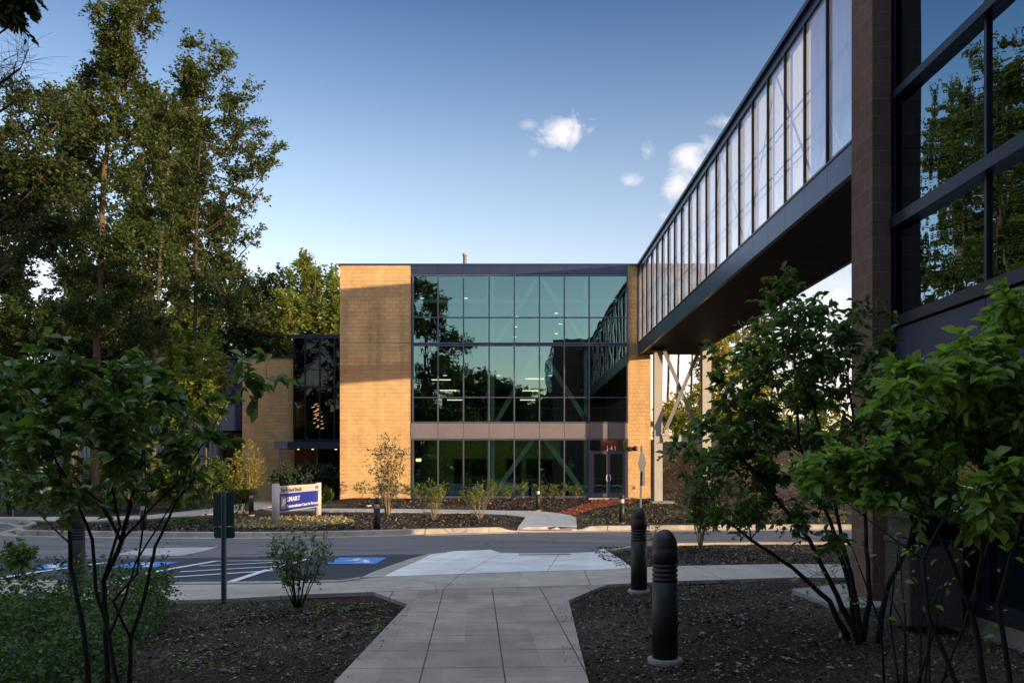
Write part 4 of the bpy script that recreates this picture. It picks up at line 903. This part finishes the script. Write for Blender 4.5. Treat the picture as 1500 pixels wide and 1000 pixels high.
# trees beyond the footbridge
for i, (lb, y, px, tp, rx, lf, r) in enumerate((('sunlit slim tree showing left in the gap under the footbridge', 66, 978, 470, 12, 'leaf_yellow', .13), ('sunlit slim trunk between the crossed braces', 70, 992, 440, 14, 'leaf_yellow', .14), ('slim pale trunk near the right brace', 68, 1012, 430, 14, 'leaf_lime', .12), ('tree with golden leaves right of the footbridge column', 62, 1052, 462, 36, 'leaf_yellow', .14), ('golden green tree rising beside the right shrub', 66, 1088, 452, 34, 'leaf_yellow', .14), ('low green tree on the slope seen through the right shrub', 70, 1130, 520, 40, 'leaf_lime', .12), ('low tree on the slope behind the block pier shrub', 72, 1190, 560, 42, 'leaf_lime', .1), ('slim trunk at the left end of the cross beam gap', 64, 1025, 450, 12, 'leaf_lime', .1), ('thin trunk nearest the tan pier in the gap', 63, 968, 500, 10, 'leaf_yellow', .08))):
    L = []; sl = rx < 20; yy = tp+8 if not sl else 592
    while yy < 640:
        for k in range(1 if sl else 3): L.append((px+rnd.uniform(-1, 1)*rx*.8, yy+rnd.uniform(-5, 5), rx*.45 if not sl else 10, 12))
        yy += 46 if sl and yy < 560 else 18
    tree(lb, y, [(px+rnd.uniform(-3, 3), 700, r*1.0), (px, 600, r*.9), (px+2, 520, r*.6), (px-2, tp, .025)], L, lf, n=(55 if not sl else 60), ls=.24, group='trees beyond the footbridge', name='slope_tree', twl=1.0, lpt=22)
for lb, px, py, y, lf in (('sunlit bush on the slope top under the cross beam gap', 985, 628, 58, 'leaf_yellow'), ('green bush on the slope top between the columns', 1010, 630, 57, 'leaf_lime'), ('bush on the slope top right of the column', 1060, 632, 58, 'leaf_lime'), ('bush on the slope top behind the right shrub', 1120, 634, 58, 'leaf_lime'), ('bush at the far right of the slope top', 1190, 634, 58, 'leaf_shrub')):
    g = gz(X_(px, y), y); c = g+Vector((0, 0, 1.0)); plant('slope_bush', lb, 'bush', g, [[(g, .03), (c, .015)]], [(c, (1.1, .9, .6), 60), (c+Vector((.9, .2, -.3)), (.8, .7, .5), 40), (c+Vector((-.9, .1, -.3)), (.8, .7, .5), 40)], .5, 22, .17, lf, 'bark_dark', 'bushes on the slope', tr=.008, lw=.6, clump=.06)
# trees behind the camera, seen mirrored in the glass
for lb, x, y, hh, r in (('tall tree mirrored in the left bays of the glass wall', -10, -14, 27, 6), ('broad tree mirrored in the lower left bays', -6.5, -20, 17.5, 5.), ('tree mirrored in the middle bays', .5, -26, 13, 5.), ('tree mirrored left of the tan wall reflection', -21, -10, 20, 5), ('round tree mirrored at the foot of the glass wall', -3, -30, 15, 5), ('distant tree mirrored beside the building', 2.4, -34, 12, 4)):
    g = Vector((x, y, 0)); L = []
    for k in range(30):
        a = rnd.random()*6.3; t = rnd.uniform(.14, 1); rr = r*(1-abs(t-.45)*1.1)*rnd.random()**.5; L.append((g+Vector((rr*math.cos(a), rr*math.sin(a), hh*t)), (1.6, 1.6, 1.1), 34))
    plant('mirrored_tree', lb, 'tree', g, [[(g, .25), (g+Vector((.2, 0, hh*.4)), .18), (g+Vector((-.2, .2, hh*.95)), .03)]], L, 1.2, 22, .30, 'leaf_tree', 'bark_dark', 'trees behind the viewer', tr=.012, lw=.65, clump=.12)
pos = []; dr = []
for i in range(60000):
    x = rnd.uniform(-150, 48); y_ = -62+rnd.gauss(0, 2.5); z = rnd.random()**.8*(11+3*math.sin(x*.31)+2*math.sin(x*.83+1)); pos.append((x, y_, z)); dr.append((rnd.gauss(0, 1), rnd.gauss(0, .4), rnd.gauss(0, 1)))
tag(leaf_mesh('far_wood', pos, dr, .9, 'leaf_dark', None, False, .2, .8), 'dark belt of woodland mirrored low in the glass wall', kind='stuff')
# overhanging branch and bare branches, top left
y = 6.5; base = P(-160, 90, y); base.z = h(base.x, y)
ovt = [(base, .12), (P(-170, 300, y), .10), (P(-150, 100, y), .07), (P(-60, -10, y), .04), (P(20, 5, y), .02)]
plant('overhanging_tree', 'dark overhanging leaves in the top left corner of the frame', 'tree', base, [ovt], [bl(8, 4, y, 34, 12, 20), bl(38, 10, y, 24, 10, 14), bl(-10, 26, y, 34, 12, 18), bl(55, 0, y, 18, 6, 8), bl(22, 26, y, 18, 8, 8)], .15, 10, .075, 'leaf_dark', 'twig_dark', ovate=True, tr=.003, droop=.5, upb=.2, lw=.42)
y = 15; base = gz(X_(-140, y), y)
plant('bare_tree', 'leafless dark branches against the sky at the left edge', 'tree', base, [[(base, .16), (P(-130, 300, y), .10), (P(-70, 190, y), .05), (P(-10, 130, y), .03), (P(30, 100, y), .015)], [(P(-110, 260, y), .07), (P(-40, 190, y), .04), (P(20, 150, y), .015)]], [bl(20, 95, y, 40, 30, 60), bl(0, 130, y, 40, 25, 50), bl(45, 75, y, 28, 16, 30)], .7, 1, .10, 'leaf_dark', 'twig_dark', tr=.006, bare=.97, spread=.3)
# foreground shrub, left
y = 4.2; g = gz(X_(160, y), y)
stems = [[(g+Vector((-.05, 0, 0)), .016), (P(131, 1000, y), .015), (P(118, 900, y), .013), (P(104, 830, y+.05), .011), (P(99, 760, y), .009), (P(88, 690, y), .006), (P(60, 610, y), .003)],
         [(g, .015), (P(158, 1000, y), .014), (P(155, 905, y), .013), (P(152, 850, y), .013), (P(178, 792, y), .012), (P(195, 720, y+.1), .009), (P(215, 640, y+.2), .005), (P(225, 570, y+.2), .003)],
         [(g+Vector((.02, -.05, 0)), .012), (P(172, 1000, y-.1), .011), (P(160, 930, y-.1), .010), (P(140, 860, y-.1), .009), (P(135, 790, y-.1), .008), (P(100, 700, y-.2), .006), (P(30, 640, y-.3), .003)],
         [(g+Vector((.1, .05, 0)), .014), (P(190, 1000, y+.1), .013), (P(192, 935, y+.1), .011), (P(212, 870, y+.1), .010), (P(228, 800, y+.1), .008), (P(258, 735, y+.1), .006), (P(300, 680, y+.1), .004)],
         [(P(192, 935, y+.1), .008), (P(165, 880, y+.05), .007), (P(200, 840, y+.15), .006), (P(214, 740, y+.2), .005), (P(212, 660, y+.3), .003)],
         [(P(160, 930, y-.1), .007), (P(185, 870, y-.1), .006), (P(200, 820, y), .005), (P(232, 770, y), .004), (P(262, 720, y), .003)],
         [(P(178, 792, y), .008), (P(215, 750, y-.1), .006), (P(265, 700, y-.1), .005), (P(310, 630, y-.1), .003), (P(350, 555, y-.1), .002)],
         [(P(178, 792, y), .009), (P(150, 740, y), .008), (P(110, 700, y), .006), (P(40, 690, y), .003)], [(P(152, 850, y), .008), (P(175, 770, y-.2), .007), (P(160, 690, y-.2), .005), (P(150, 590, y-.2), .003)]]
LB = [(30, 545, 34, 24), (85, 535, 36, 22), (140, 545, 38, 24), (200, 550, 38, 22), (255, 565, 34, 22), (300, 590, 26, 22), (350, 542, 24, 9), (15, 590, 34, 24), (70, 590, 38, 24), (130, 600, 40, 26), (190, 605, 38, 26), (250, 620, 36, 24), (300, 640, 26, 22), (20, 640, 36, 24), (80, 650, 38, 24), (140, 655, 38, 24), (200, 665, 36, 24), (255, 675, 34, 20), (290, 690, 20, 12), (50, 700, 36, 16), (115, 705, 30, 14), (175, 706, 28, 12), (230, 706, 24, 10), (10, 690, 30, 20), (-30, 600, 40, 60), (385, 548, 12, 6)]
plant('shrub', 'large multi-stemmed shrub in the left foreground with broad dark leaves', 'shrub', g, stems, [bl(px-8 if px > 200 and px < 330 else px, py+6, y, rx*.85, ry*.85, int(rx*ry/60)+4, rnd.uniform(-.45, .45)) for px, py, rx, ry in LB], .13, 9, .060, 'leaf_shrub', 'twig_dark', 'foreground shrubs', ovate=True, tr=.0022, droop=.25, upb=.75, lw=.6, spread=.4, limb=.006)
# right shrub
y = 7.4; g = gz(X_(1262, y), y)
ST = [[(g+Vector((dx, dy, 0)), .03), (P(a[0], a[1], y+dy), .024)]+[(P(q[0], q[1], y+dy*2), .018-.004*i) for i, q in enumerate(a[2:4] and [(a[2], a[3]), (a[4], a[5]), (a[6], a[7])])] for dx, dy, a in
      ((0, 0, (1255, 880, 1235, 800, 1215, 700, 1185, 560)), (.06, .1, (1275, 870, 1268, 780, 1262, 680, 1240, 550)), (-.06, -.1, (1225, 870, 1185, 790, 1130, 720, 1070, 650)), (.1, -.1, (1300, 860, 1330, 800, 1345, 740, 1330, 640)), (-.1, .05, (1215, 880, 1160, 830, 1100, 790, 1050, 750)), (0, .12, (1245, 860, 1215, 760, 1170, 650, 1160, 450)))]
RB_ = [(1162, 412, 16, 18), (1165, 450, 30, 20), (1110, 478, 28, 14), (1205, 450, 24, 16), (1150, 490, 40, 22), (1210, 488, 36, 22), (1260, 470, 26, 16), (1085, 510, 34, 18), (1120, 540, 40, 24), (1180, 535, 40, 24), (1240, 530, 40, 24), (1290, 520, 22, 18), (1050, 520, 16, 9), (1065, 570, 32, 20), (1110, 590, 40, 24), (1170, 590, 40, 26), (1230, 585, 40, 26), (1285, 580, 30, 24), (1035, 625, 32, 18), (1085, 635, 40, 24), (1145, 640, 42, 26), (1210, 640, 42, 26), (1270, 640, 34, 26), (990, 655, 18, 8), (1030, 670, 34, 18), (1080, 685, 40, 20), (1140, 695, 40, 22), (1200, 700, 40, 22), (1255, 700, 34, 20), (1020, 708, 24, 12), (1070, 735, 34, 16), (1130, 745, 34, 16), (1190, 750, 30, 16), (960, 658, 14, 4), (1230, 780, 20, 14), (1090, 765, 22, 10)]
plant('shrub', 'large dense shrub right of the bollards, crown reaching up to the footbridge soffit', 'shrub', g, ST, [bl(px, py, y, rx, ry, int(rx*ry/22)+4, rnd.uniform(-.8, .8)) for px, py, rx, ry in [(a+max(0, 1130-a)*.12, b, c*.92, d*.9) for a, b, c, d in RB_]], .19, 10, .070, 'leaf_shrub', 'twig_dark', 'foreground shrubs', ovate=True, tr=.003, droop=.3, upb=.7, lw=.54, spread=.4, limb=.006)
y = 4.1; g = gz(X_(1455, y), y)
ST = [[(g, .018), (P(1440, 1000, y), .016), (P(1425, 900, y), .014), (P(1385, 800, y), .010), (P(1340, 720, y), .006), (P(1270, 670, y), .003)], [(g+Vector((.05, .1, 0)), .016), (P(1480, 1000, y+.1), .014), (P(1462, 880, y+.1), .012), (P(1500, 760, y+.1), .009), (P(1490, 600, y+.1), .005), (P(1478, 480, y), .003)], [(g+Vector((-.05, -.05, 0)), .014), (P(1400, 1000, y-.1), .012), (P(1360, 900, y-.1), .010), (P(1352, 820, y-.1), .009), (P(1400, 720, y-.1), .006), (P(1400, 620, y), .004), (P(1330, 560, y), .003)], [(P(1425, 900, y), .01), (P(1440, 800, y), .008), (P(1440, 700, y), .006), (P(1440, 580, y), .003)]]
LB = [(1475, 450, 26, 16), (1490, 500, 30, 22), (1440, 500, 26, 16), (1410, 515, 22, 12), (1400, 545, 34, 16), (1455, 550, 36, 22), (1500, 560, 30, 26), (1345, 560, 34, 12), (1335, 580, 24, 10), (1380, 590, 36, 18), (1440, 605, 40, 24), (1495, 620, 30, 26), (1330, 628, 32, 14), (1385, 645, 40, 20), (1450, 660, 40, 24), (1290, 660, 30, 12), (1225, 675, 32, 10), (1250, 695, 36, 14), (1310, 690, 36, 18), (1370, 700, 38, 20), (1430, 715, 36, 20), (1490, 700, 30, 26), (1185, 690, 24, 8), (1300, 730, 28, 10), (1350, 745, 26, 10), (1470, 760, 20, 12), (1415, 760, 14, 10)]
plant('shrub', 'bright green broad-leaved shrub at the right edge before the glazed wall', 'shrub', g, ST, [bl(px, py, y, rx, ry, int(rx*ry/30)+5, rnd.uniform(-.35, .35)) for px, py, rx, ry in LB], .15, 9, .072, 'leaf_fresh', 'twig_dark', 'foreground shrubs', ovate=True, tr=.0022, droop=.25, upb=.8, lw=.52, spread=.4, limb=.005)
# bare twiggy stems low at the right
y = 5.6; g = gz(X_(1330, y), y); ST = []
for k in range(9):
    a = rnd.uniform(-1, 1); ST.append([(g+Vector((a*.2, rnd.uniform(-.15, .15), 0)), .009), (g+Vector((a*.35, rnd.uniform(-.2, .2), .5)), .007), (g+Vector((a*.75, rnd.uniform(-.3, .3), 1.05)), .003)])
plant('twiggy_shrub', 'sparse twiggy shrub of thin bare stems in the shade near the litter bin', 'shrub', g, ST, [(g+Vector((a, b, z)), (.3, .3, .25), 16) for a, b, z in ((-.5, 0, .8), (0, .1, .9), (.5, 0, .8), (0, -.2, .6), (.7, .2, .5))], .28, 3, .05, 'leaf_fresh', 'twig_dark', ovate=True, tr=.002, bare=.6)
def small(label, base_px, hpx, wpx, leaf, bark='twig_tan', ns=10, ls=.05, lpt=7, nt=8, name='small_shrub', grp=None, ov=False, y=None, low=.15, top=.3):
    g = G(*base_px) if y is None else P(base_px[0], base_px[1], y); k = F/g.y; H_ = hpx/k; Wd = wpx/k/2; ST = []; BB = []
    for i in range(ns):
        a = rnd.random()*6.283; r = rnd.random()**.5; e = g+Vector((Wd*r*math.cos(a), Wd*r*math.sin(a)*.8, H_*rnd.uniform(.75, 1)*(1-top*r))); s = g+Vector((e.x-g.x, e.y-g.y, 0))*.12
        ST.append([(s, .004+.0035*H_), (s.lerp(e, .45)+rv(.03*H_), .003+.0025*H_), (e, .002)])
        for t in (.5, .75, .95):
            if t < low: continue
            BB.append((s.lerp(e, t), (Wd*.28, Wd*.28, H_*.12), nt))
    return plant(name, label, 'shrub', g, ST, BB, H_*.12+.04, lpt, ls, leaf, bark, grp, ovate=ov, tr=.0018+.0006*H_, spread=.45, upb=.4, lw=.6, clump=.01, limb=.004)
small('sparse leafy shrub in the near mulch left of the pink walk', (436, 889), 112, 100, 'leaf_shrub', 'twig_dark', 16, .040, 5, 5, ov=True, name='sparse_shrub', top=.15)
small('dense little shrub with a stake on the near bed edge right of the bollards', (1026, 803), 130, 48, 'leaf_shrub', 'twig_tan', 12, .085, 8, 9, ov=True, name='sapling')
small('tiny bare sapling between the two nearest bollards', (958, 806), 60, 22, 'leaf_shrub', 'twig_tan', 5, .06, 3, 3, name='tiny_sapling')
small('tall slender sapling in front of the tan wall', (568, 754), 122, 54, 'leaf_grey', 'twig_tan', 20, .075, 7, 6, name='upright_sapling', top=.25)
small('upright golden sapling behind the blue sign at left', (362, 752), 124, 42, 'leaf_yellow', 'twig_tan', 16, .09, 8, 6, name='golden_sapling', top=.35)
small('bushy green shrub at the foot of the golden sapling', (352, 752), 60, 52, 'leaf_lime', 'twig_tan', 10, .10, 9, 10, name='small_shrub')
for i, (px, lb) in enumerate(((418, ''), (450, ''), (482, ''))):
    small(('big dark green shrub %s under the canopy') % ('left', 'in the middle', 'right beside the tan wall')[i], (px+6, 738), 66, 52, 'leaf_grey', 'bark_dark', 14, .10, 16, 14, name='entrance_shrub', grp='shrubs under the canopy', y=44.5)
for px, py, hp, wp, lb in ((635, 762, 58, 36, 'light green shrub with tan stems in the far bed, left of the centre pair'), (703, 760, 62, 50, 'light green leaning shrub with tan stems in the far bed, right of the centre pair')):
    small(lb, (px, py), hp, wp, 'leaf_lime', 'twig_tan', 18, .07, 7, 5, name='small_shrub', grp='light green shrubs in the far bed', low=.7)
row = [(530, 'right of the sapling base'), (592, 'at the corner of tan wall and glass'), (612, 'below the lit sconce'), (648, 'in the second bay'), (722, 'left of the fourth mullion'), (744, 'in the fourth bay'), (766, 'left of the path bollard'), (792, 'behind the path bollard'), (805, 'right of the path bollard'), (822, 'in the sixth bay'), (846, 'nearest the glass doors')]
for px, lb in row: small('little green shrub at the wall foot '+lb, (px, 730), rnd.uniform(20, 30), rnd.uniform(20, 30), 'leaf_lime' if px > 600 else 'leaf_shrub', 'twig_tan', 6, .08, 6, 3, name='foundation_shrub', grp='little shrubs along the glass wall', y=41.3)
small('leafy shrub before the wing glazing right of the sign', (476, 742), 30, 32, 'leaf_lime', 'twig_tan', 8, .09, 8, 7, name='foundation_shrub')
small('leafy sprig standing above the ground cover at left', (24, 850), 62, 60, 'leaf_shrub', 'twig_dark', 8, .05, 8, 6, ov=True, name='sprig')
# ------------------------------------------------------------------ ground cover, weeds, chips
def inside(p, poly):
    x, y = p; c = False; n = len(poly)
    for i in range(n):
        x1, y1 = poly[i][0], poly[i][1]; x2, y2 = poly[i-1][0], poly[i-1][1]
        if (y1 > y) != (y2 > y) and x < (x2-x1)*(y-y1)/(y2-y1)+x1: c = not c
    return c
def stuff_leaves(name, label, pts, hfn, per, size, mat, upb=.5, ov=False, sp=.05):
    pos = []; dr = []
    for x, y in pts:
        z = h(x, y)-.03; H_ = hfn(x, y)
        for k in range(per): pos.append((x+rnd.gauss(0, sp), y+rnd.gauss(0, sp), z+H_*rnd.random()**.6)); dr.append((rnd.gauss(0, 1), rnd.gauss(0, 1), rnd.gauss(.2, .5)))
    o = leaf_mesh(name, pos, dr, size, mat, None, ov, upb, .6); tag(o, label, None, kind='stuff'); return o
def scatter(poly, n):
    xs = [p[0] for p in poly]; ys = [p[1] for p in poly]; out = []
    while len(out) < n:
        p = (rnd.uniform(min(xs), max(xs)), rnd.uniform(min(ys), max(ys)))
        if inside(p, poly): out.append(p)
    return out
cov = [(-9.5, 9.3), (-6.2, 8.9), (-4.6, 8.6)]+[tuple(p) for p in gp((245, 878), (250, 905), (225, 940), (205, 975), (190, 1000))]+[(-2.0, 4.2), (-2.1, 2.6), (-7, 2.6), (-11, 6)]
def covh(x, y): return 1.25*(.30+.16*math.sin(x*2.3+1)*math.cos(y*1.9)+.08*math.sin(x*7)*math.sin(y*6.1))*(.55 if x > -2.6 else 1)
stuff_leaves('ground_cover', 'mass of low green leafy ground cover in the left foreground', scatter(cov, 6500), covh, 19, .034, 'leaf_cover', .6, True, .06)
def noise2(x, y): return math.sin(x*1.7+2)*math.cos(y*1.3)+.6*math.sin(x*4.1-y*3.3)+.4*math.sin(x*9+y*8)
wp = [p for p in scatter(gp((850, 768), (1000, 768), (1240, 766), (1240, 735), (1060, 722), (975, 722), (930, 735), (868, 748)), 900) if noise2(*p) > .45]
stuff_leaves('ground_cover', 'taller loose sprigs rising from the green cover at left', scatter(cov, 1100), lambda x, y: .70*(.6 if x > -2.4 else 1), 22, .04, 'leaf_cover', .6, True, .035)
stuff_leaves('weeds', 'bright weeds sprouting over the mulch below the glass doors', wp, lambda x, y: .13, 10, .075, 'leaf_lime', .8)
hp = [p for p in scatter(gp((970, 712), (1040, 712), (1240, 712), (1240, 655), (1040, 655), (970, 660)), 600) if noise2(p[0]*.7, p[1]*.9) > .5]
stuff_leaves('slope_weeds', 'scattered green weeds on the mulched slope behind the footbridge columns', hp, lambda x, y: .15, 9, .10, 'leaf_fresh', .8)
nw = [p for p in scatter(gp((250, 985), (560, 960), (590, 885), (460, 880), (250, 895)), 260)+scatter(gp((880, 985), (1300, 985), (1200, 860), (880, 870)), 60)+scatter(gp((410, 884), (475, 884), (475, 895), (410, 895)), 60) if noise2(p[0]*3, p[1]*3) > .35]
stuff_leaves('seedlings', 'tiny bright seedlings in the near mulch', nw, lambda x, y: .06, 5, .026, 'leaf_fresh', .9, True, .02)
lw_ = scatter(gp((20, 748), (330, 742), (330, 728), (20, 735)), 700)+[p for p in scatter(gp((230, 770), (345, 765), (350, 756), (240, 762)), 140) if noise2(*p) > -.2]
stuff_leaves('woodland_edge_cover', 'low greenery at the wood edge beyond the far path', lw_, lambda x, y: .5 if y > 32 else .08, 10, .12, 'leaf_cover', .6)
sg = gp((325, 772), (440, 773), (520, 764), (500, 756), (430, 757), (340, 762)); stuff_leaves('dry_straw', 'dry straw around the blue sign', scatter(sg, 1500), lambda x, y: .03, 3, .11, 'straw', 1.4)
paved = [[tuple(p) for p in walk], near_l+near_r+far_r, [tuple(p) for p in ramp], [tuple(p) for p in slab_poly]]
def chips(name, label, poly, n, size, mat='chips'):
    pos = []; dr = []
    for p in scatter(poly, n):
        if any(inside(p, q) for q in paved): continue
        pos.append((p[0], p[1], h(*p)-.028+abs(rnd.gauss(0, .012)))); dr.append((rnd.gauss(0, 1), rnd.gauss(0, 1), rnd.gauss(0, .25)))
    o = leaf_mesh(name, pos, dr, size, mat, None, False, 1.1, .5, .12, .6); tag(o, label, None, kind='stuff')
chips('mulch_chips', 'loose wood chips and grit on the left near bed', [(-4.5, 3.2), (-.9, 3.2), (-.9, 9.6), (-9, 10.6), (-9, 8)], 30000, .026)
chips('mulch_chips', 'loose wood chips and grit on the right near bed', [(.5, 3.2), (4.6, 3.2), (4.6, 9.4), (7, 12), (.6, 12)], 32000, .026)
chips('mulch_chips', 'wood chips on the bed along the near side of the road', [tuple(p) for p in gp((899, 808), (942, 800.5), (1000, 798), (1240, 797), (1240, 824), (1000, 828), (925, 831))], 9000, .05)
chips('mulch_chips', 'wood chips on the long bed in front of the sign', [tuple(p) for p in gp((60, 776), (330, 778), (560, 774), (740, 768), (760, 758), (700, 752), (480, 750), (340, 758), (200, 763), (90, 768))], 22000, .08)
chips('mulch_chips', 'wood chips on the bed at the foot of the glass wall', [tuple(p) for p in gp((510, 743), (700, 744), (800, 746), (868, 732), (868, 728), (600, 731), (505, 735))], 9000, .09)
chips('mulch_chips', 'wood chips on the bed and slope below the footbridge', [tuple(p) for p in gp((850, 768), (1240, 765), (1240, 670), (975, 680), (975, 722), (930, 735), (868, 748))], 16000, .10)
chips('red_mulch_chips', 'red mulch chips beside the glass door path', [tuple(p) for p in rp], 3500, .09, 'red_chips')
def debris(name, label, poly, n, size, off, mat='chips'):
    pos = []; dr = []
    for p in scatter(poly, n):
        if noise2(p[0]*2.3, p[1]*3.1) < -.1+rnd.random()*.8: continue
        pos.append((p[0], p[1], h(*p)+off+rnd.random()*.006)); dr.append((rnd.gauss(0, 1), rnd.gauss(0, 1), rnd.gauss(0, .1)))
    tag(leaf_mesh(name, pos, dr, size, mat, None, False, 1.6, .5, .12, .7), label, kind='stuff')
debris('mulch_crumbs', 'dark mulch crumbs washed over the corner of the white ramp', gp((862, 806), (886, 801), (940, 800), (945, 833), (905, 833), (880, 818)), 2600, .05, .03)
debris('walk_debris', 'crumbs of mulch along the right edge of the pink walk', gp((815, 880), (838, 880), (868, 1000), (825, 1000)), 420, .018, .02)
debris('walk_debris', 'crumbs of mulch along the left edge of the pink walk', gp((588, 886), (608, 886), (530, 1000), (480, 1000)), 260, .016, .02)
debris('pale_grit', 'pale stones and grit on the dirt beside the left walk edge', gp((545, 872), (598, 890), (480, 1000), (400, 1000), (520, 900)), 2600, .022, -.02)
debris('coarse_chips', 'coarser wood chips over the right near bed', gp((880, 985), (1300, 985), (1200, 860), (880, 866)), 3800, .05, -.022)
debris('coarse_chips', 'coarser wood chips over the left near bed', gp((215, 985), (480, 985), (590, 885), (460, 880), (250, 890)), 3000, .05, -.022)
# ------------------------------------------------------------------ world, sun, camera
SUN_EL, SUN_AZ = math.radians(3.7), math.atan2(.788, -.616)
def world():
    w = bpy.data.worlds.new('World'); SC.world = w; w.use_nodes = True; t = w.node_tree; N = t.nodes; N.clear(); Lk = t.links.new
    out = N.new('ShaderNodeOutputWorld'); bg = N.new('ShaderNodeBackground'); sky = N.new('ShaderNodeTexSky'); sky.sky_type = 'NISHITA'; sky.sun_disc = False
    sky.sun_elevation = SUN_EL; sky.sun_rotation = SUN_AZ; sky.air_density = 1.0; sky.dust_density = .3; sky.ozone_density = 2.2; sky.altitude = 200
    bg.inputs[1].default_value = .15
    tc = N.new('ShaderNodeTexCoord'); s = N.new('ShaderNodeSeparateXYZ'); Lk(tc.outputs['Generated'], s.inputs[0])
    def m(op, a, b=None):
        q = N.new('ShaderNodeMath'); q.operation = op
        for v, i in ((a, 0), (b, 1)):
            if v is None: continue
            if hasattr(v, 'is_output'): Lk(v, q.inputs[i])
            else: q.inputs[i].default_value = v
        return q.outputs[0]
    yy = m('MAXIMUM', s.outputs[1], .05); u = m('DIVIDE', s.outputs[0], yy); v = m('DIVIDE', s.outputs[2], yy)
    nz = N.new('ShaderNodeTexNoise'); nz.inputs['Scale'].default_value = 26; nz.inputs['Detail'].default_value = 8; nz.inputs['Roughness'].default_value = .66; nz.inputs['Distortion'].default_value = .8; Lk(tc.outputs['Generated'], nz.inputs['Vector'])
    n0 = m('MULTIPLY', m('SUBTRACT', nz.outputs[0], .5), 3.0); tot = None
    for px, py, rx, ry, k in ((824, 194, 36, 25, 1.), (775, 183, 16, 8, .35), (1012, 228, 30, 26, .95), (992, 268, 22, 30, .9), (1035, 215, 30, 15, .5), (950, 222, 12, 12, .5), (923, 265, 14, 11, .55), (1060, 178, 22, 10, .45), (970, 316, 24, 10, .4), (783, 225, 10, 8, .2),
                              (1210, 500, 210, 120, 1.), (1120, 430, 90, 60, .8), (60, 400, 150, 30, .55), (350, 390, 70, 25, .3)):
        du = m('DIVIDE', m('SUBTRACT', u, (px-VX)/F), rx/F*1.15); dv = m('DIVIDE', m('SUBTRACT', v, (HY-py)/F), ry/F*1.15)
        dd = m('SQRT', m('ADD', m('MULTIPLY', du, du), m('MULTIPLY', dv, dv)))
        q = m('MULTIPLY', m('MINIMUM', m('MAXIMUM', m('MULTIPLY', m('ADD', m('SUBTRACT', 1.0, dd), n0), .85), 0.), 1.), k)
        tot = q if tot is None else m('MAXIMUM', tot, q)
    tot = m('MULTIPLY', tot, m('GREATER_THAN', s.outputs[1], .06))
    # unseen broken cloud deck added above the frame to brighten the shaded ground
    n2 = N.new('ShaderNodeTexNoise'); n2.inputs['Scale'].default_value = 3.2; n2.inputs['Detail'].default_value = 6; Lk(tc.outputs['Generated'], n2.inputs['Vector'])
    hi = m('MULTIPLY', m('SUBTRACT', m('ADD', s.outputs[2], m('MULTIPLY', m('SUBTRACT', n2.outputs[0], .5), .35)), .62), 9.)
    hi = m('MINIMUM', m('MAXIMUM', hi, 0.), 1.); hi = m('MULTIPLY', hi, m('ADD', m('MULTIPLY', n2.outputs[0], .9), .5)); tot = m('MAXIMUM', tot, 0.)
    rp_ = N.new('ShaderNodeValToRGB'); Lk(s.outputs[2], rp_.inputs[0]); e = rp_.color_ramp.elements; e[0].position = 0; e[0].color = (.95, .62, .66, 1); e[1].position = 1; e[1].color = (.24, .25, .34, 1)
    for p_, c_ in ((.17, (.85, .60, .58)), (.25, (.80, .55, .51)), (.34, (.62, .465, .44)), (.42, (.40, .34, .37)), (.50, (.215, .225, .29))): q = e.new(p_); q.color = (*c_, 1)
    mt = N.new('ShaderNodeVectorMath'); mt.operation = 'MULTIPLY'; Lk(sky.outputs[0], mt.inputs[0]); Lk(rp_.outputs[0], mt.inputs[1]); m2 = N.new('ShaderNodeVectorMath'); m2.operation = 'SCALE'; m2.inputs['Scale'].default_value = 2.; Lk(mt.outputs[0], m2.inputs[0])
    mx_ = N.new('ShaderNodeMix'); mx_.data_type = 'RGBA'; Lk(tot, mx_.inputs[0]); Lk(m2.outputs[0], mx_.inputs[6]); mx_.inputs[7].default_value = (CLOUD[0], CLOUD[1], CLOUD[2], 1)
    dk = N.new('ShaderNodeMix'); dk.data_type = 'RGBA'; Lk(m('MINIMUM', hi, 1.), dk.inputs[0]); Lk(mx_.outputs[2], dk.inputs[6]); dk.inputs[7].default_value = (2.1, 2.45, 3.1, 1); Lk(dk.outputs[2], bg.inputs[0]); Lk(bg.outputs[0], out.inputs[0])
CLOUD = (2.25, 2.05, 2.1)
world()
sd = bpy.data.lights.new('sun', 'SUN'); sd.energy = 2.3; sd.angle = math.radians(.5); sd.color = (1, .72, .42)
so = bpy.data.objects.new('sun', sd); COL.objects.link(so)
dirv = Vector((math.sin(SUN_AZ)*math.cos(SUN_EL), math.cos(SUN_AZ)*math.cos(SUN_EL), math.sin(SUN_EL)))
so.rotation_euler = (-dirv).to_track_quat('-Z', 'Y').to_euler(); so.location = (20, -20, 20)
cd = bpy.data.cameras.new('camera'); cd.sensor_width = 36; cd.lens = 36*F/1500; cd.shift_x = (750-VX)/1500; cd.shift_y = (HY-500)/1500; cd.clip_end = 3000; cd.clip_start = .05
co = bpy.data.objects.new('camera', cd); COL.objects.link(co); co.location = (0, 0, CAMZ); co.rotation_euler = (math.pi/2, 0, 0); SC.camera = co
vs_ = SC.view_settings; vs_.view_transform = 'Standard'; vs_.look = 'None'; vs_.gamma = 1; vs_.exposure = EXPO = 1.85
